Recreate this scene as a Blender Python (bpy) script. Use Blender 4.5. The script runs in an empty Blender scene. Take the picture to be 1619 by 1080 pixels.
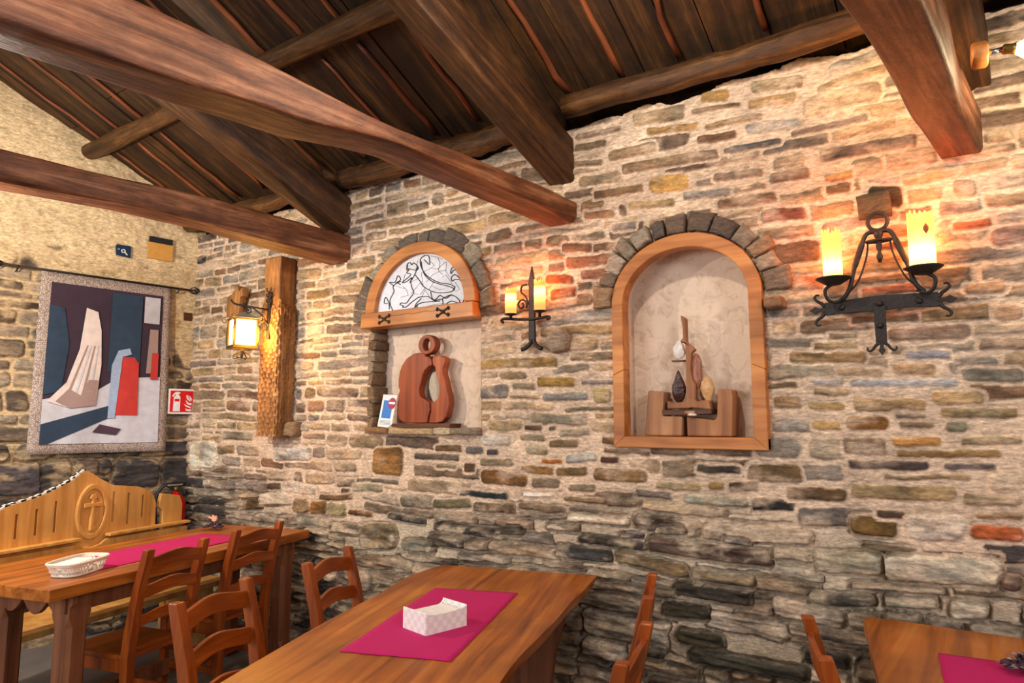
import bpy, bmesh, math, random
import numpy as np
from mathutils import Vector, Matrix
# ---------------------------------------------------------------- camera, sky, lights, exposure
SCN = bpy.context.scene
COL = SCN.collection
PI = math.pi
YAW, PIT = math.radians(34.8), math.atan(129 / 1079.0)
CAM_POS = Vector((0, -3.16, 1.55))
fw = Vector((-math.sin(YAW) * math.cos(PIT), math.cos(YAW) * math.cos(PIT), math.sin(PIT)))
rt = Vector((math.cos(YAW), math.sin(YAW), 0))
up = rt.cross(fw)
cd = bpy.data.cameras.new('camera')
cd.sensor_width = 36.0
cd.lens = 1079.0 / 1619.0 * 36.0
cd.clip_start = 0.02
cam = bpy.data.objects.new('camera', cd)
m3 = Matrix((rt, up, -fw)).transposed()
cam.matrix_world = Matrix.Translation(CAM_POS) @ m3.to_4x4()
COL.objects.link(cam)
SCN.camera = cam
SCN.view_settings.view_transform = 'Standard'
SCN.view_settings.look = 'None'
SCN.view_settings.gamma = 1.0
SCN.view_settings.use_curve_mapping = False
SCN.view_settings.exposure = 0.55
W = bpy.data.worlds.new('daylight')
SCN.world = W
W.use_nodes = True
W.node_tree.nodes['Background'].inputs[0].default_value = (1.0, 0.93, 0.86, 1)
W.node_tree.nodes['Background'].inputs[1].default_value = 0.24


def area(name, loc, target, size, size_y, power, color):
    l = bpy.data.lights.new(name, 'AREA')
    l.shape = 'RECTANGLE'
    l.size, l.size_y = size, size_y
    l.energy = power
    l.color = color
    o = bpy.data.objects.new(name, l)
    o.location = loc
    o.rotation_euler = (Vector(target) - Vector(loc)).to_track_quat('-Z', 'Y').to_euler()
    COL.objects.link(o)
    return o


def point(name, loc, power, color, r=0.02):
    l = bpy.data.lights.new(name, 'POINT')
    l.energy, l.color, l.shadow_soft_size = power, color, r
    o = bpy.data.objects.new(name, l)
    o.location = loc
    COL.objects.link(o)
    return o


# area lights as daylight fill from assumed unseen windows, both behind the camera
area('assumed_window_light', (-3.4, -6.0, 2.0), (-2.2, 0, 0.9), 2.6, 1.6, 80, (0.95, 0.97, 1.0))
area('assumed_side_window_light', (3.6, -4.6, 2.9), (-2.2, -1.6, 2.4), 1.4, 1.2, 70, (0.90, 0.94, 1.0))
ls = bpy.data.lights.new('added_beam_flood', 'SPOT')  # unseen spot near the camera, added to brighten the tie beam faces
ls.energy, ls.color, ls.shadow_soft_size, ls.spot_size, ls.spot_blend = 150, (0.92, 0.94, 1.0), 0.08, math.radians(46), 0.6
lo = bpy.data.objects.new('added_beam_flood', ls)
lo.location = (-0.35, -3.35, 2.98)
lo.rotation_euler = (Vector((-2.75, -1.75, 2.80)) - lo.location).to_track_quat('-Z', 'Y').to_euler()
COL.objects.link(lo)
# unseen lamps: bare point lights without fixtures, just out of the picture
point('assumed_lamp_light', (-1.2, -1.35, 3.2), 35, (1.0, 0.90, 0.78), 0.04)
point('assumed_lamp_light', (-4.15, -2.3, 2.6), 110, (1.0, 0.90, 0.76), 0.03)
point('assumed_lamp_light', (0.9, -1.9, 3.0), 30, (1.0, 0.90, 0.78), 0.05)

# ---------------------------------------------------------------- data measured on the walls: x0 z0 x1 z1 height r g b
STONES = "-2.43 1.895 -1.89 1.879 0.061 150 125 80|-2.29 1.823 -2.09 1.815 0.050 125 110 85|-2.03 1.778 -1.79 1.766 0.058 150 122 65|-2.43 1.737 -2.22 1.731 0.083 95 95 95|-2.20 1.762 -2.04 1.757 0.042 140 130 112|-2.00 1.697 -1.71 1.686 0.047 130 130 125|-1.75 1.760 -1.56 1.752 0.029 130 125 125|-1.69 1.687 -1.58 1.685 0.085 150 138 100|-2.08 1.581 -1.72 1.563 0.067 135 130 115|-1.86 1.624 -1.56 1.617 0.029 125 115 95|-2.37 1.539 -2.13 1.540 0.067 165 150 120|-2.12 1.527 -2.00 1.528 0.038 100 80 62|-1.96 1.523 -1.91 1.523 0.030 95 85 75|-1.89 1.500 -1.71 1.501 0.046 160 150 130|-2.43 1.456 -2.21 1.459 0.071 185 180 170|-2.15 1.473 -1.98 1.475 0.041 150 140 118|-1.95 1.443 -1.78 1.446 0.046 125 105 80|-2.77 1.398 -2.56 1.402 0.045 110 90 65|-2.54 1.395 -2.40 1.393 0.051 95 92 92|-2.38 1.385 -2.29 1.387 0.043 70 66 68|-2.11 1.405 -1.96 1.408 0.058 165 155 130|-2.94 1.344 -2.58 1.348 0.045 105 95 85|-2.01 1.349 -1.87 1.351 0.030 215 140 60|-1.85 1.366 -1.67 1.370 0.055 170 170 162|-1.65 1.361 -1.54 1.361 0.038 72 52 46|-2.76 1.293 -2.61 1.294 0.033 130 120 100|-2.55 1.293 -2.46 1.296 0.062 92 72 48|-2.43 1.326 -2.19 1.330 0.049 125 115 95|-2.14 1.299 -1.92 1.302 0.047 125 100 60|-1.91 1.296 -1.72 1.300 0.052 125 105 70|-1.69 1.286 -1.39 1.292 0.069 120 95 62|-2.42 1.246 -2.09 1.238 0.087 110 80 45|-2.07 1.229 -1.88 1.238 0.060 110 100 85|-1.84 1.214 -1.67 1.220 0.042 125 115 95|-2.58 1.143 -2.23 1.142 0.042 35 50 58|-2.78 1.071 -2.49 1.085 0.062 100 95 75|-2.47 1.070 -2.18 1.077 0.063 98 85 70|-2.13 1.158 -1.92 1.167 0.030 195 190 185|-1.87 1.157 -1.61 1.154 0.032 140 120 90|-2.30 0.951 -2.12 0.963 0.051 92 88 80|-1.97 0.999 -1.78 1.006 0.048 175 165 150|-1.78 0.956 -1.39 0.962 0.046 72 68 62|-1.92 0.882 -1.59 0.887 0.072 66 66 66|-1.56 0.899 -1.19 0.868 0.065 120 105 80|-1.14 1.336 -0.94 1.337 0.040 72 68 62|-0.92 1.327 -0.68 1.332 0.082 110 90 62|-1.35 1.252 -1.12 1.260 0.044 135 120 90|-1.09 1.268 -1.01 1.270 0.040 135 115 75|-1.00 1.263 -0.86 1.266 0.048 72 55 36|-1.46 1.208 -1.27 1.212 0.045 105 98 92|-1.21 1.199 -0.91 1.208 0.048 140 140 125|-0.90 1.198 -0.71 1.204 0.057 38 38 40|-0.75 1.254 -0.51 1.258 0.058 82 65 45|-1.36 1.045 -1.20 1.056 0.047 110 100 88|-1.54 0.999 -1.42 1.004 0.027 70 66 85|-1.02 1.033 -0.90 1.024 0.030 52 58 72|-1.39 0.976 -0.81 0.966 0.079 98 80 72|-0.81 0.995 -0.66 0.995 0.053 125 115 100|-1.26 0.788 -0.91 0.789 0.081 70 64 56|-1.33 0.683 -1.10 0.697 0.071 62 56 44|-1.26 0.572 -1.04 0.584 0.067 62 58 44|-1.20 0.500 -0.69 0.513 0.066 70 70 62|-1.18 0.858 -0.90 0.853 0.056 135 122 100|-0.71 1.833 -0.40 1.816 0.060 160 135 100|-0.26 1.819 -0.10 1.810 0.040 140 142 150|-0.52 1.755 -0.34 1.744 0.042 165 145 120|-0.31 1.761 -0.16 1.754 0.051 175 150 120|-0.62 1.715 -0.49 1.709 0.038 165 160 158|-0.47 1.703 -0.09 1.701 0.036 160 162 165|-0.08 1.736 0.12 1.722 0.057 135 130 118|-0.62 1.672 -0.47 1.666 0.037 160 140 105|-0.79 1.627 -0.67 1.625 0.061 135 115 88|-0.65 1.612 -0.49 1.608 0.040 170 148 105|-0.46 1.616 -0.20 1.610 0.061 160 140 108|-0.18 1.644 -0.01 1.641 0.058 160 138 105|-0.16 1.587 0.09 1.580 0.046 150 135 105|-0.49 1.545 -0.33 1.542 0.059 140 100 50|-0.31 1.573 -0.20 1.570 0.028 165 155 140|-0.30 1.535 -0.18 1.535 0.030 155 140 115|-0.15 1.533 -0.07 1.533 0.048 135 135 115|-0.64 1.531 -0.51 1.529 0.040 165 140 95|-0.51 1.451 -0.35 1.452 0.072 125 108 92|-0.33 1.472 -0.16 1.473 0.040 170 130 78|-0.32 1.426 0.03 1.433 0.036 145 118 78|-0.10 1.479 0.10 1.480 0.038 140 125 98|-0.50 1.379 -0.21 1.387 0.043 72 62 62|-0.16 1.381 0.01 1.387 0.029 92 86 90|-0.37 1.335 -0.07 1.345 0.024 145 128 100|-0.50 1.277 -0.12 1.283 0.062 160 142 108|-0.11 1.260 0.08 1.265 0.049 135 122 95|-0.50 1.141 -0.32 1.144 0.085 100 78 42|-0.40 1.195 -0.29 1.198 0.037 98 82 66|-0.30 1.153 -0.10 1.159 0.110 190 180 168|-0.09 1.142 0.08 1.146 0.060 150 82 48|-0.07 1.204 0.08 1.213 0.032 145 125 98|-0.46 1.059 -0.26 1.057 0.037 92 82 66|-0.25 1.058 -0.00 1.061 0.023 70 60 55|-0.39 0.985 -0.00 1.001 0.109 175 168 152|-0.65 0.985 -0.39 0.994 0.096 150 145 128|-0.68 0.830 -0.42 0.852 0.055 68 66 60|-0.52 0.903 -0.18 0.912 0.034 92 72 60|-0.39 0.850 -0.21 0.866 0.053 140 140 125|-0.18 0.847 -0.04 0.859 0.076 165 158 145|-0.01 0.963 0.06 0.965 0.063 115 95 85|-1.77 3.119 -1.49 3.095 0.039 130 112 92|-1.77 3.061 -1.58 3.040 0.046 125 108 88|-1.78 2.969 -1.60 2.943 0.036 130 115 95|-1.57 2.965 -1.30 2.944 0.065 160 140 115|-1.35 3.033 -1.07 3.002 0.046 180 148 98|-1.42 3.112 -1.13 3.090 0.081 165 145 118|-1.06 3.139 -0.92 3.108 0.061 165 135 85|-1.10 3.082 -0.87 3.047 0.032 140 120 100|-0.85 3.034 -0.62 3.023 0.055 175 145 100|-1.08 2.927 -0.89 2.907 0.047 125 98 75|-0.86 2.925 -0.60 2.891 0.063 150 145 138|-1.04 2.983 -0.78 2.964 0.038 150 130 100|-1.49 2.873 -0.98 2.836 0.059 130 112 90|-1.76 2.865 -1.49 2.842 0.066 150 135 112|-0.96 2.839 -0.69 2.828 0.040 98 100 102|-1.67 2.769 -1.37 2.754 0.051 130 105 80|-1.35 2.760 -1.13 2.721 0.098 185 150 92|-1.10 2.709 -1.02 2.704 0.038 100 100 98|-1.02 2.719 -0.78 2.702 0.046 140 125 110|-0.76 2.659 -0.58 2.659 0.059 135 112 95|-1.17 2.655 -0.94 2.638 0.047 155 150 145|-0.93 2.635 -0.77 2.631 0.039 160 140 118|-1.01 2.586 -0.73 2.569 0.055 150 118 95|-0.81 2.490 -0.60 2.477 0.067 125 78 62|-1.46 2.670 -1.21 2.640 0.046 165 145 112|-1.73 2.671 -1.54 2.646 0.048 150 118 92|-1.52 2.663 -1.47 2.653 0.064 105 90 78|-1.56 2.579 -1.42 2.562 0.047 135 130 128|-1.87 2.506 -1.68 2.489 0.056 125 92 70|-1.85 2.416 -1.56 2.412 0.069 140 95 70|-1.76 2.343 -1.60 2.339 0.058 125 88 72|-1.98 2.346 -1.80 2.324 0.056 150 85 50|-1.95 2.254 -1.78 2.260 0.063 150 85 50|-0.36 2.498 -0.23 2.473 0.103 70 60 45|-0.07 2.480 0.02 2.464 0.077 60 42 34|-0.53 2.564 -0.42 2.559 0.056 165 140 105|-0.07 2.320 0.06 2.324 0.040 165 100 70|0.05 2.263 0.16 2.268 0.078 150 125 115|-0.70 2.167 -0.55 2.158 0.068 165 105 75|-0.41 2.093 -0.20 2.092 0.047 130 85 65|-0.46 1.986 -0.20 1.971 0.039 110 88 68|-0.55 1.920 -0.44 1.909 0.035 135 120 100|-0.60 1.879 -0.44 1.869 0.038 160 142 110|-0.33 1.911 -0.04 1.897 0.063 150 132 118|0.03 1.958 0.13 1.958 0.062 155 130 105|-0.04 2.066 0.09 2.059 0.049 165 135 105|-0.54 2.719 -0.16 2.702 0.061 120 110 105|-0.65 2.851 -0.33 2.846 0.035 120 108 100|-0.53 2.615 -0.41 2.614 0.045 170 140 100|-0.83 3.118 -0.59 3.088 0.067 160 145 118|-5.43 1.289 -5.04 1.299 0.211 195 188 172|-4.33 1.329 -3.89 1.336 0.107 195 188 178|-3.29 1.305 -3.03 1.313 0.186 140 105 62|-3.81 1.044 -3.47 1.061 0.046 110 88 60|-3.90 0.966 -3.73 0.978 0.093 125 92 48|-4.08 0.969 -3.91 0.976 0.108 125 108 82|-3.70 0.974 -3.53 0.974 0.091 150 140 105|-3.51 0.963 -3.28 0.959 0.040 112 75 42|-3.14 0.966 -2.84 0.955 0.046 62 62 64|-4.72 0.940 -4.42 0.955 0.083 105 85 60|-4.44 0.995 -4.10 1.016 0.098 175 165 148|-4.05 0.871 -3.66 0.881 0.076 105 108 98|-3.38 0.824 -3.06 0.844 0.163 135 122 98|-3.44 1.169 -3.06 1.181 0.036 95 92 85|-3.48 1.121 -3.19 1.127 0.060 145 142 122|-4.20 1.090 -3.84 1.088 0.074 190 180 165|-3.02 0.800 -2.74 0.821 0.074 110 110 100|-5.48 2.927 -5.33 2.923 0.078 42 42 48|-4.98 1.446 -4.58 1.450 0.068 150 140 120"
LION = {
"head":[(-2.996,2.557),(-3.003,2.524),(-2.983,2.525),(-3.003,2.506),(-2.966,2.489),(-3.038,2.449),(-3.005,2.448),(-2.957,2.470),(-2.973,2.441),(-2.933,2.485),(-2.910,2.531)],
"crown":[(-3.003,2.531),(-3.000,2.561),(-2.976,2.570),(-2.959,2.552),(-2.943,2.563),(-2.906,2.533),(-2.918,2.513),(-2.999,2.535)],
"back":[(-2.933,2.488),(-2.892,2.444),(-2.860,2.404),(-2.812,2.374),(-2.750,2.350),(-2.682,2.342),(-2.623,2.344),(-2.601,2.368)],
"chest":[(-2.965,2.440),(-2.956,2.403),(-2.939,2.370),(-2.978,2.332),(-3.002,2.310),(-3.047,2.315),(-3.055,2.304),(-3.026,2.295),(-3.034,2.286),(-3.001,2.286),(-2.953,2.312),(-2.898,2.336)],
"belly":[(-2.898,2.336),(-2.835,2.335),(-2.804,2.326),(-2.765,2.301),(-2.704,2.304),(-2.696,2.268)],
"tail":[(-2.601,2.368),(-2.646,2.391),(-2.721,2.408),(-2.783,2.436),(-2.838,2.473),(-2.878,2.526),(-2.887,2.576),(-2.856,2.611),(-2.817,2.597),(-2.808,2.535),(-2.839,2.558),(-2.855,2.572)],
"tail2":[(-2.615,2.347),(-2.608,2.357),(-2.660,2.381),(-2.736,2.404),(-2.798,2.432),(-2.846,2.471),(-2.870,2.519),(-2.879,2.563)],
"hind":[(-2.704,2.304),(-2.645,2.321),(-2.600,2.310),(-2.563,2.278),(-2.578,2.268),(-2.622,2.284),(-2.659,2.276),(-2.666,2.265)],
"hind2":[(-2.797,2.361),(-2.780,2.312),(-2.750,2.309),(-2.720,2.329),(-2.674,2.306),(-2.630,2.325)],
"leg2":[(-2.874,2.298),(-2.905,2.289),(-2.912,2.265),(-2.928,2.267),(-2.917,2.296),(-2.874,2.327)],
"ground":[(-2.936,2.268),(-2.874,2.298),(-2.719,2.294)],
"plantL":[(-3.117,2.270),(-3.143,2.312),(-3.144,2.350),(-3.112,2.396),(-3.121,2.428),(-3.088,2.449),(-3.055,2.435)],
"plantL2":[(-3.151,2.282),(-3.156,2.326),(-3.187,2.367),(-3.199,2.330),(-3.169,2.324)],
"plantL3":[(-3.113,2.433),(-3.156,2.463),(-3.105,2.457),(-3.081,2.497),(-3.055,2.469),(-3.097,2.450),(-3.051,2.457)],
"plantR":[(-2.542,2.261),(-2.520,2.307),(-2.528,2.360),(-2.558,2.403),(-2.602,2.414),(-2.623,2.406),(-2.631,2.430),(-2.602,2.444),(-2.565,2.416)],
"plantR2":[(-2.528,2.365),(-2.543,2.413),(-2.580,2.464),(-2.610,2.474),(-2.635,2.454),(-2.632,2.482),(-2.603,2.499),(-2.573,2.451)],
"plantR3":[(-2.517,2.318),(-2.499,2.339),(-2.513,2.295),(-2.492,2.293)],
"m1":[(-2.963,2.367),(-2.908,2.409),(-2.876,2.436)],
"m2":[(-2.981,2.436),(-2.909,2.458),(-2.868,2.417)],
"m3":[(-2.939,2.364),(-2.883,2.352),(-2.844,2.390)],
"m4":[(-2.874,2.333),(-2.844,2.378),(-2.804,2.326)],
"c1":[(-2.860,2.404),(-2.878,2.490),(-2.799,2.510),(-2.745,2.497),(-2.677,2.535)],
"c2":[(-2.837,2.425),(-2.783,2.466),(-2.722,2.482),(-2.669,2.481)],
"c3":[(-2.812,2.374),(-2.767,2.429)],
"c4":[(-2.782,2.395),(-2.728,2.365),(-2.683,2.366)],
"c5":[(-2.739,2.580),(-2.723,2.530),(-2.737,2.484),(-2.699,2.456)],
"c6":[(-2.800,2.552),(-2.769,2.524),(-2.799,2.510)],
"c7":[(-2.670,2.534),(-2.677,2.476),(-2.646,2.437)],
"c8":[(-2.706,2.439),(-2.676,2.453),(-2.623,2.388)],
"c9":[(-3.038,2.424),(-3.004,2.396),(-2.987,2.358),(-3.052,2.352)],
"c10":[(-3.096,2.431),(-3.021,2.404)],
"c11":[(-2.857,2.260),(-2.780,2.276),(-2.674,2.277)],
"c12":[(-2.601,2.397),(-2.564,2.347),(-2.601,2.339)],
"c13":[(-2.801,2.594),(-2.754,2.576),(-2.693,2.573)],
"c14":[(-3.015,2.501),(-3.038,2.449)],
"c15":[(-2.911,2.573),(-2.926,2.508)],
}
SC_L=[(-2.924,1.998),(-2.972,1.995),(-3.029,1.970),(-3.069,1.929),(-3.090,1.887),(-3.100,1.837),(-3.100,1.794),(-3.087,1.765),(-3.099,1.737),(-3.098,1.694),(-3.101,1.652),(-3.102,1.616),(-3.087,1.581),(-3.048,1.563),(-3.000,1.560),(-2.924,1.558),(-2.848,1.559),(-2.842,1.600),(-2.829,1.634),(-2.834,1.686),(-2.871,1.704),(-2.909,1.722),(-2.919,1.747),(-2.919,1.774),(-2.903,1.816),(-2.893,1.857),(-2.875,1.884),(-2.848,1.904),(-2.818,1.915),(-2.821,1.944),(-2.835,1.966),(-2.872,1.975),(-2.877,1.993)]
SC_R=[(-2.810,1.965),(-2.798,1.971),(-2.749,1.972),(-2.708,1.954),(-2.712,1.925),(-2.728,1.891),(-2.725,1.857),(-2.711,1.823),(-2.699,1.788),(-2.690,1.754),(-2.679,1.720),(-2.675,1.673),(-2.685,1.626),(-2.698,1.593),(-2.729,1.566),(-2.778,1.558),(-2.836,1.558),(-2.828,1.600),(-2.819,1.627),(-2.820,1.684),(-2.793,1.689),(-2.767,1.708),(-2.754,1.742),(-2.756,1.783),(-2.771,1.825),(-2.783,1.867),(-2.791,1.901),(-2.807,1.915),(-2.813,1.941)]
SC_S=[(-2.859,1.851),(-2.818,1.849),(-2.797,1.800),(-2.780,1.772),(-2.784,1.730),(-2.797,1.696),(-2.843,1.690),(-2.880,1.712),(-2.904,1.747),(-2.919,1.776),(-2.882,1.810)]
L2=[(-1.415,1.488),(-1.223,1.487),(-1.217,1.582),(-1.313,1.585),(-1.316,1.608),(-1.306,1.704),(-1.392,1.711)]
R2=[(-1.196,1.487),(-0.980,1.486),(-0.970,1.667),(-0.975,1.705),(-1.041,1.711),(-1.049,1.580),(-1.059,1.564),(-1.197,1.582)]
BOAT=[(-1.294,1.661),(-1.274,1.648),(-1.205,1.652),(-1.194,1.672),(-1.157,1.671),(-1.144,1.653),(-1.085,1.662),(-1.077,1.612),(-1.172,1.623),(-1.186,1.620),(-1.295,1.618)]
TRUNK=[(-1.216,2.078),(-1.189,2.059),(-1.188,1.942),(-1.169,1.924),(-1.146,1.903),(-1.167,1.887),(-1.172,1.802),(-1.164,1.756),(-1.148,1.736),(-1.151,1.651),(-1.198,1.652),(-1.196,1.836),(-1.197,1.936),(-1.222,1.947),(-1.207,1.966),(-1.207,2.017)]
BOARD=[(-1.314,1.615),(-1.172,1.613),(-1.070,1.618),(-1.071,1.593),(-1.173,1.588),(-1.315,1.588)]

# ---------------------------------------------------------------- colour and material helpers


def lin(r, g, b):
    f = lambda c: (c / 255 / 12.92) if c / 255 <= 0.04045 else ((c / 255 + 0.055) / 1.055) ** 2.4
    return (f(r), f(g), f(b), 1.0)


def newmat(name):
    m = bpy.data.materials.new(name)
    m.use_nodes = True
    nt = m.node_tree
    return m, nt, nt.nodes['Principled BSDF']


def node(nt, typ, **kw):
    n = nt.nodes.new(typ)
    for k, v in kw.items():
        if k.startswith('i_'):
            n.inputs[int(k[2:])].default_value = v
        else:
            setattr(n, k, v)
    return n


def plain(name, col, rough=0.6, metal=0.0, emit=0.0, bump=0.0, bscale=60, spec=None):
    m, nt, b = newmat(name)
    b.inputs['Base Color'].default_value = col
    b.inputs['Roughness'].default_value = rough
    b.inputs['Metallic'].default_value = metal
    if spec is not None:
        b.inputs['Specular IOR Level'].default_value = spec
    if emit:
        b.inputs['Emission Color'].default_value = col
        b.inputs['Emission Strength'].default_value = emit
    tc = node(nt, 'ShaderNodeTexCoord')
    ns = node(nt, 'ShaderNodeTexNoise')
    ns.inputs['Scale'].default_value = bscale
    ns.inputs['Detail'].default_value = 4
    nt.links.new(tc.outputs['Object'], ns.inputs['Vector'])
    if not emit:
        mx = node(nt, 'ShaderNodeMixRGB', blend_type='MULTIPLY')
        mx.inputs[0].default_value = 0.35
        mx.inputs[1].default_value = col
        nt.links.new(ns.outputs['Color'], mx.inputs[2])
        rp = node(nt, 'ShaderNodeValToRGB')
        rp.color_ramp.elements[0].position = 0.3
        rp.color_ramp.elements[0].color = (0.55, 0.55, 0.55, 1)
        rp.color_ramp.elements[1].position = 0.7
        rp.color_ramp.elements[1].color = (1.15, 1.15, 1.15, 1)
        nt.links.new(ns.outputs['Fac'], rp.inputs[0])
        nt.links.new(rp.outputs[0], mx.inputs[2])
        nt.links.new(mx.outputs[0], b.inputs['Base Color'])
    if bump:
        bp = node(nt, 'ShaderNodeBump')
        bp.inputs['Strength'].default_value = bump
        bp.inputs['Distance'].default_value = 0.01
        nt.links.new(ns.outputs['Fac'], bp.inputs['Height'])
        nt.links.new(bp.outputs[0], b.inputs['Normal'])
    return m


def wood(name, c0, c1, c2, axis='X', rough=0.4, scale=1.0, bump=0.25, coat=0.0, adze=0.0):
    m, nt, b = newmat(name)
    tc = node(nt, 'ShaderNodeTexCoord')
    mp = node(nt, 'ShaderNodeMapping')
    s = [14 * scale] * 3
    s['XYZ'.index(axis)] = 0.9 * scale
    mp.inputs['Scale'].default_value = s
    nt.links.new(tc.outputs['Object'], mp.inputs['Vector'])
    n1 = node(nt, 'ShaderNodeTexNoise')
    n1.inputs['Scale'].default_value = 1.0
    n1.inputs['Detail'].default_value = 8
    n1.inputs['Roughness'].default_value = 0.62
    n1.inputs['Distortion'].default_value = 0.6
    nt.links.new(mp.outputs[0], n1.inputs['Vector'])
    rp = node(nt, 'ShaderNodeValToRGB')
    e = rp.color_ramp.elements
    e[0].position, e[0].color = 0.28, c0
    e[1].position, e[1].color = 0.72, c2
    k = e.new(0.5)
    k.color = c1
    nt.links.new(n1.outputs['Fac'], rp.inputs[0])
    # broad patches
    n2 = node(nt, 'ShaderNodeTexNoise')
    n2.inputs['Scale'].default_value = 3.0 * scale
    n2.inputs['Detail'].default_value = 3
    nt.links.new(tc.outputs['Object'], n2.inputs['Vector'])
    r2 = node(nt, 'ShaderNodeValToRGB')
    r2.color_ramp.elements[0].position = 0.3
    r2.color_ramp.elements[0].color = (0.62, 0.6, 0.58, 1)
    r2.color_ramp.elements[1].position = 0.68
    r2.color_ramp.elements[1].color = (1.12, 1.1, 1.06, 1)
    nt.links.new(n2.outputs['Fac'], r2.inputs[0])
    mx = node(nt, 'ShaderNodeMixRGB', blend_type='MULTIPLY')
    mx.inputs[0].default_value = 0.8
    nt.links.new(rp.outputs[0], mx.inputs[1])
    nt.links.new(r2.outputs[0], mx.inputs[2])
    nt.links.new(mx.outputs[0], b.inputs['Base Color'])
    b.inputs['Roughness'].default_value = rough
    b.inputs['Specular IOR Level'].default_value = 0.35
    if coat:
        b.inputs['Coat Weight'].default_value = coat
        b.inputs['Coat Roughness'].default_value = 0.25
    bp = node(nt, 'ShaderNodeBump')
    bp.inputs['Strength'].default_value = bump
    bp.inputs['Distance'].default_value = 0.006
    nt.links.new(n1.outputs['Fac'], bp.inputs['Height'])
    nt.links.new(bp.outputs[0], b.inputs['Normal'])
    if adze:
        # hewn surface: chips and dents as well as the grain
        m2 = node(nt, 'ShaderNodeMapping')
        s2 = [22.0] * 3
        s2['XYZ'.index(axis)] = 9.0
        m2.inputs['Scale'].default_value = s2
        nt.links.new(tc.outputs['Object'], m2.inputs['Vector'])
        n3 = node(nt, 'ShaderNodeTexNoise')
        n3.inputs['Scale'].default_value = 1.0
        n3.inputs['Detail'].default_value = 7
        n3.inputs['Roughness'].default_value = 0.7
        nt.links.new(m2.outputs[0], n3.inputs['Vector'])
        b2 = node(nt, 'ShaderNodeBump')
        b2.inputs['Strength'].default_value = adze
        b2.inputs['Distance'].default_value = 0.015
        nt.links.new(n3.outputs['Fac'], b2.inputs['Height'])
        nt.links.new(bp.outputs[0], b2.inputs['Normal'])
        nt.links.new(b2.outputs[0], b.inputs['Normal'])
        r3 = node(nt, 'ShaderNodeValToRGB')
        r3.color_ramp.elements[0].position = 0.30
        r3.color_ramp.elements[0].color = (0.45, 0.42, 0.40, 1)
        r3.color_ramp.elements[1].position = 0.60
        r3.color_ramp.elements[1].color = (1.15, 1.13, 1.1, 1)
        nt.links.new(n3.outputs['Fac'], r3.inputs[0])
        mx3 = node(nt, 'ShaderNodeMixRGB', blend_type='MULTIPLY')
        mx3.inputs[0].default_value = 0.8
        nt.links.new(mx.outputs[0], mx3.inputs[1])
        nt.links.new(r3.outputs[0], mx3.inputs[2])
        nt.links.new(mx3.outputs[0], b.inputs['Base Color'])
    return m


def stone_mat(name):
    m, nt, b = newmat(name)
    at = node(nt, 'ShaderNodeAttribute', attribute_name='Col')
    tc = node(nt, 'ShaderNodeTexCoord')
    mp = node(nt, 'ShaderNodeMapping')
    mp.inputs['Scale'].default_value = (12, 12, 40)
    nt.links.new(tc.outputs['Object'], mp.inputs['Vector'])
    n1 = node(nt, 'ShaderNodeTexNoise')
    n1.inputs['Scale'].default_value = 1.6
    n1.inputs['Detail'].default_value = 9
    n1.inputs['Roughness'].default_value = 0.78
    n1.inputs['Distortion'].default_value = 0.5
    nt.links.new(mp.outputs[0], n1.inputs['Vector'])
    rp = node(nt, 'ShaderNodeValToRGB')
    rp.color_ramp.elements[0].position = 0.27
    rp.color_ramp.elements[0].color = (0.42, 0.41, 0.4, 1)
    rp.color_ramp.elements[1].position = 0.66
    rp.color_ramp.elements[1].color = (1.32, 1.29, 1.24, 1)
    nt.links.new(n1.outputs['Fac'], rp.inputs[0])
    mx = node(nt, 'ShaderNodeMixRGB', blend_type='MULTIPLY')
    mx.inputs[0].default_value = 0.95
    nt.links.new(at.outputs['Color'], mx.inputs[1])
    nt.links.new(rp.outputs[0], mx.inputs[2])
    mp2 = node(nt, 'ShaderNodeMapping')
    mp2.inputs['Scale'].default_value = (38, 38, 95)
    mp2.inputs['Rotation'].default_value = (0, 0.12, 0)
    nt.links.new(tc.outputs['Object'], mp2.inputs['Vector'])
    n2 = node(nt, 'ShaderNodeTexNoise')
    n2.inputs['Scale'].default_value = 1.0
    n2.inputs['Detail'].default_value = 6
    n2.inputs['Roughness'].default_value = 0.7
    nt.links.new(mp2.outputs[0], n2.inputs['Vector'])
    r2 = node(nt, 'ShaderNodeValToRGB')
    r2.color_ramp.elements[0].position = 0.32
    r2.color_ramp.elements[0].color = (0.5, 0.48, 0.46, 1)
    r2.color_ramp.elements[1].position = 0.62
    r2.color_ramp.elements[1].color = (1.3, 1.28, 1.25, 1)
    nt.links.new(n2.outputs['Fac'], r2.inputs[0])
    mx2 = node(nt, 'ShaderNodeMixRGB', blend_type='MULTIPLY')
    mx2.inputs[0].default_value = 0.75
    nt.links.new(mx.outputs[0], mx2.inputs[1])
    nt.links.new(r2.outputs[0], mx2.inputs[2])
    nt.links.new(mx2.outputs[0], b.inputs['Base Color'])
    b.inputs['Roughness'].default_value = 0.82
    b.inputs['Specular IOR Level'].default_value = 0.3
    bp = node(nt, 'ShaderNodeBump')
    bp.inputs['Strength'].default_value = 0.7
    bp.inputs['Distance'].default_value = 0.012
    nt.links.new(n1.outputs['Fac'], bp.inputs['Height'])
    nt.links.new(bp.outputs[0], b.inputs['Normal'])
    return m


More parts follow.
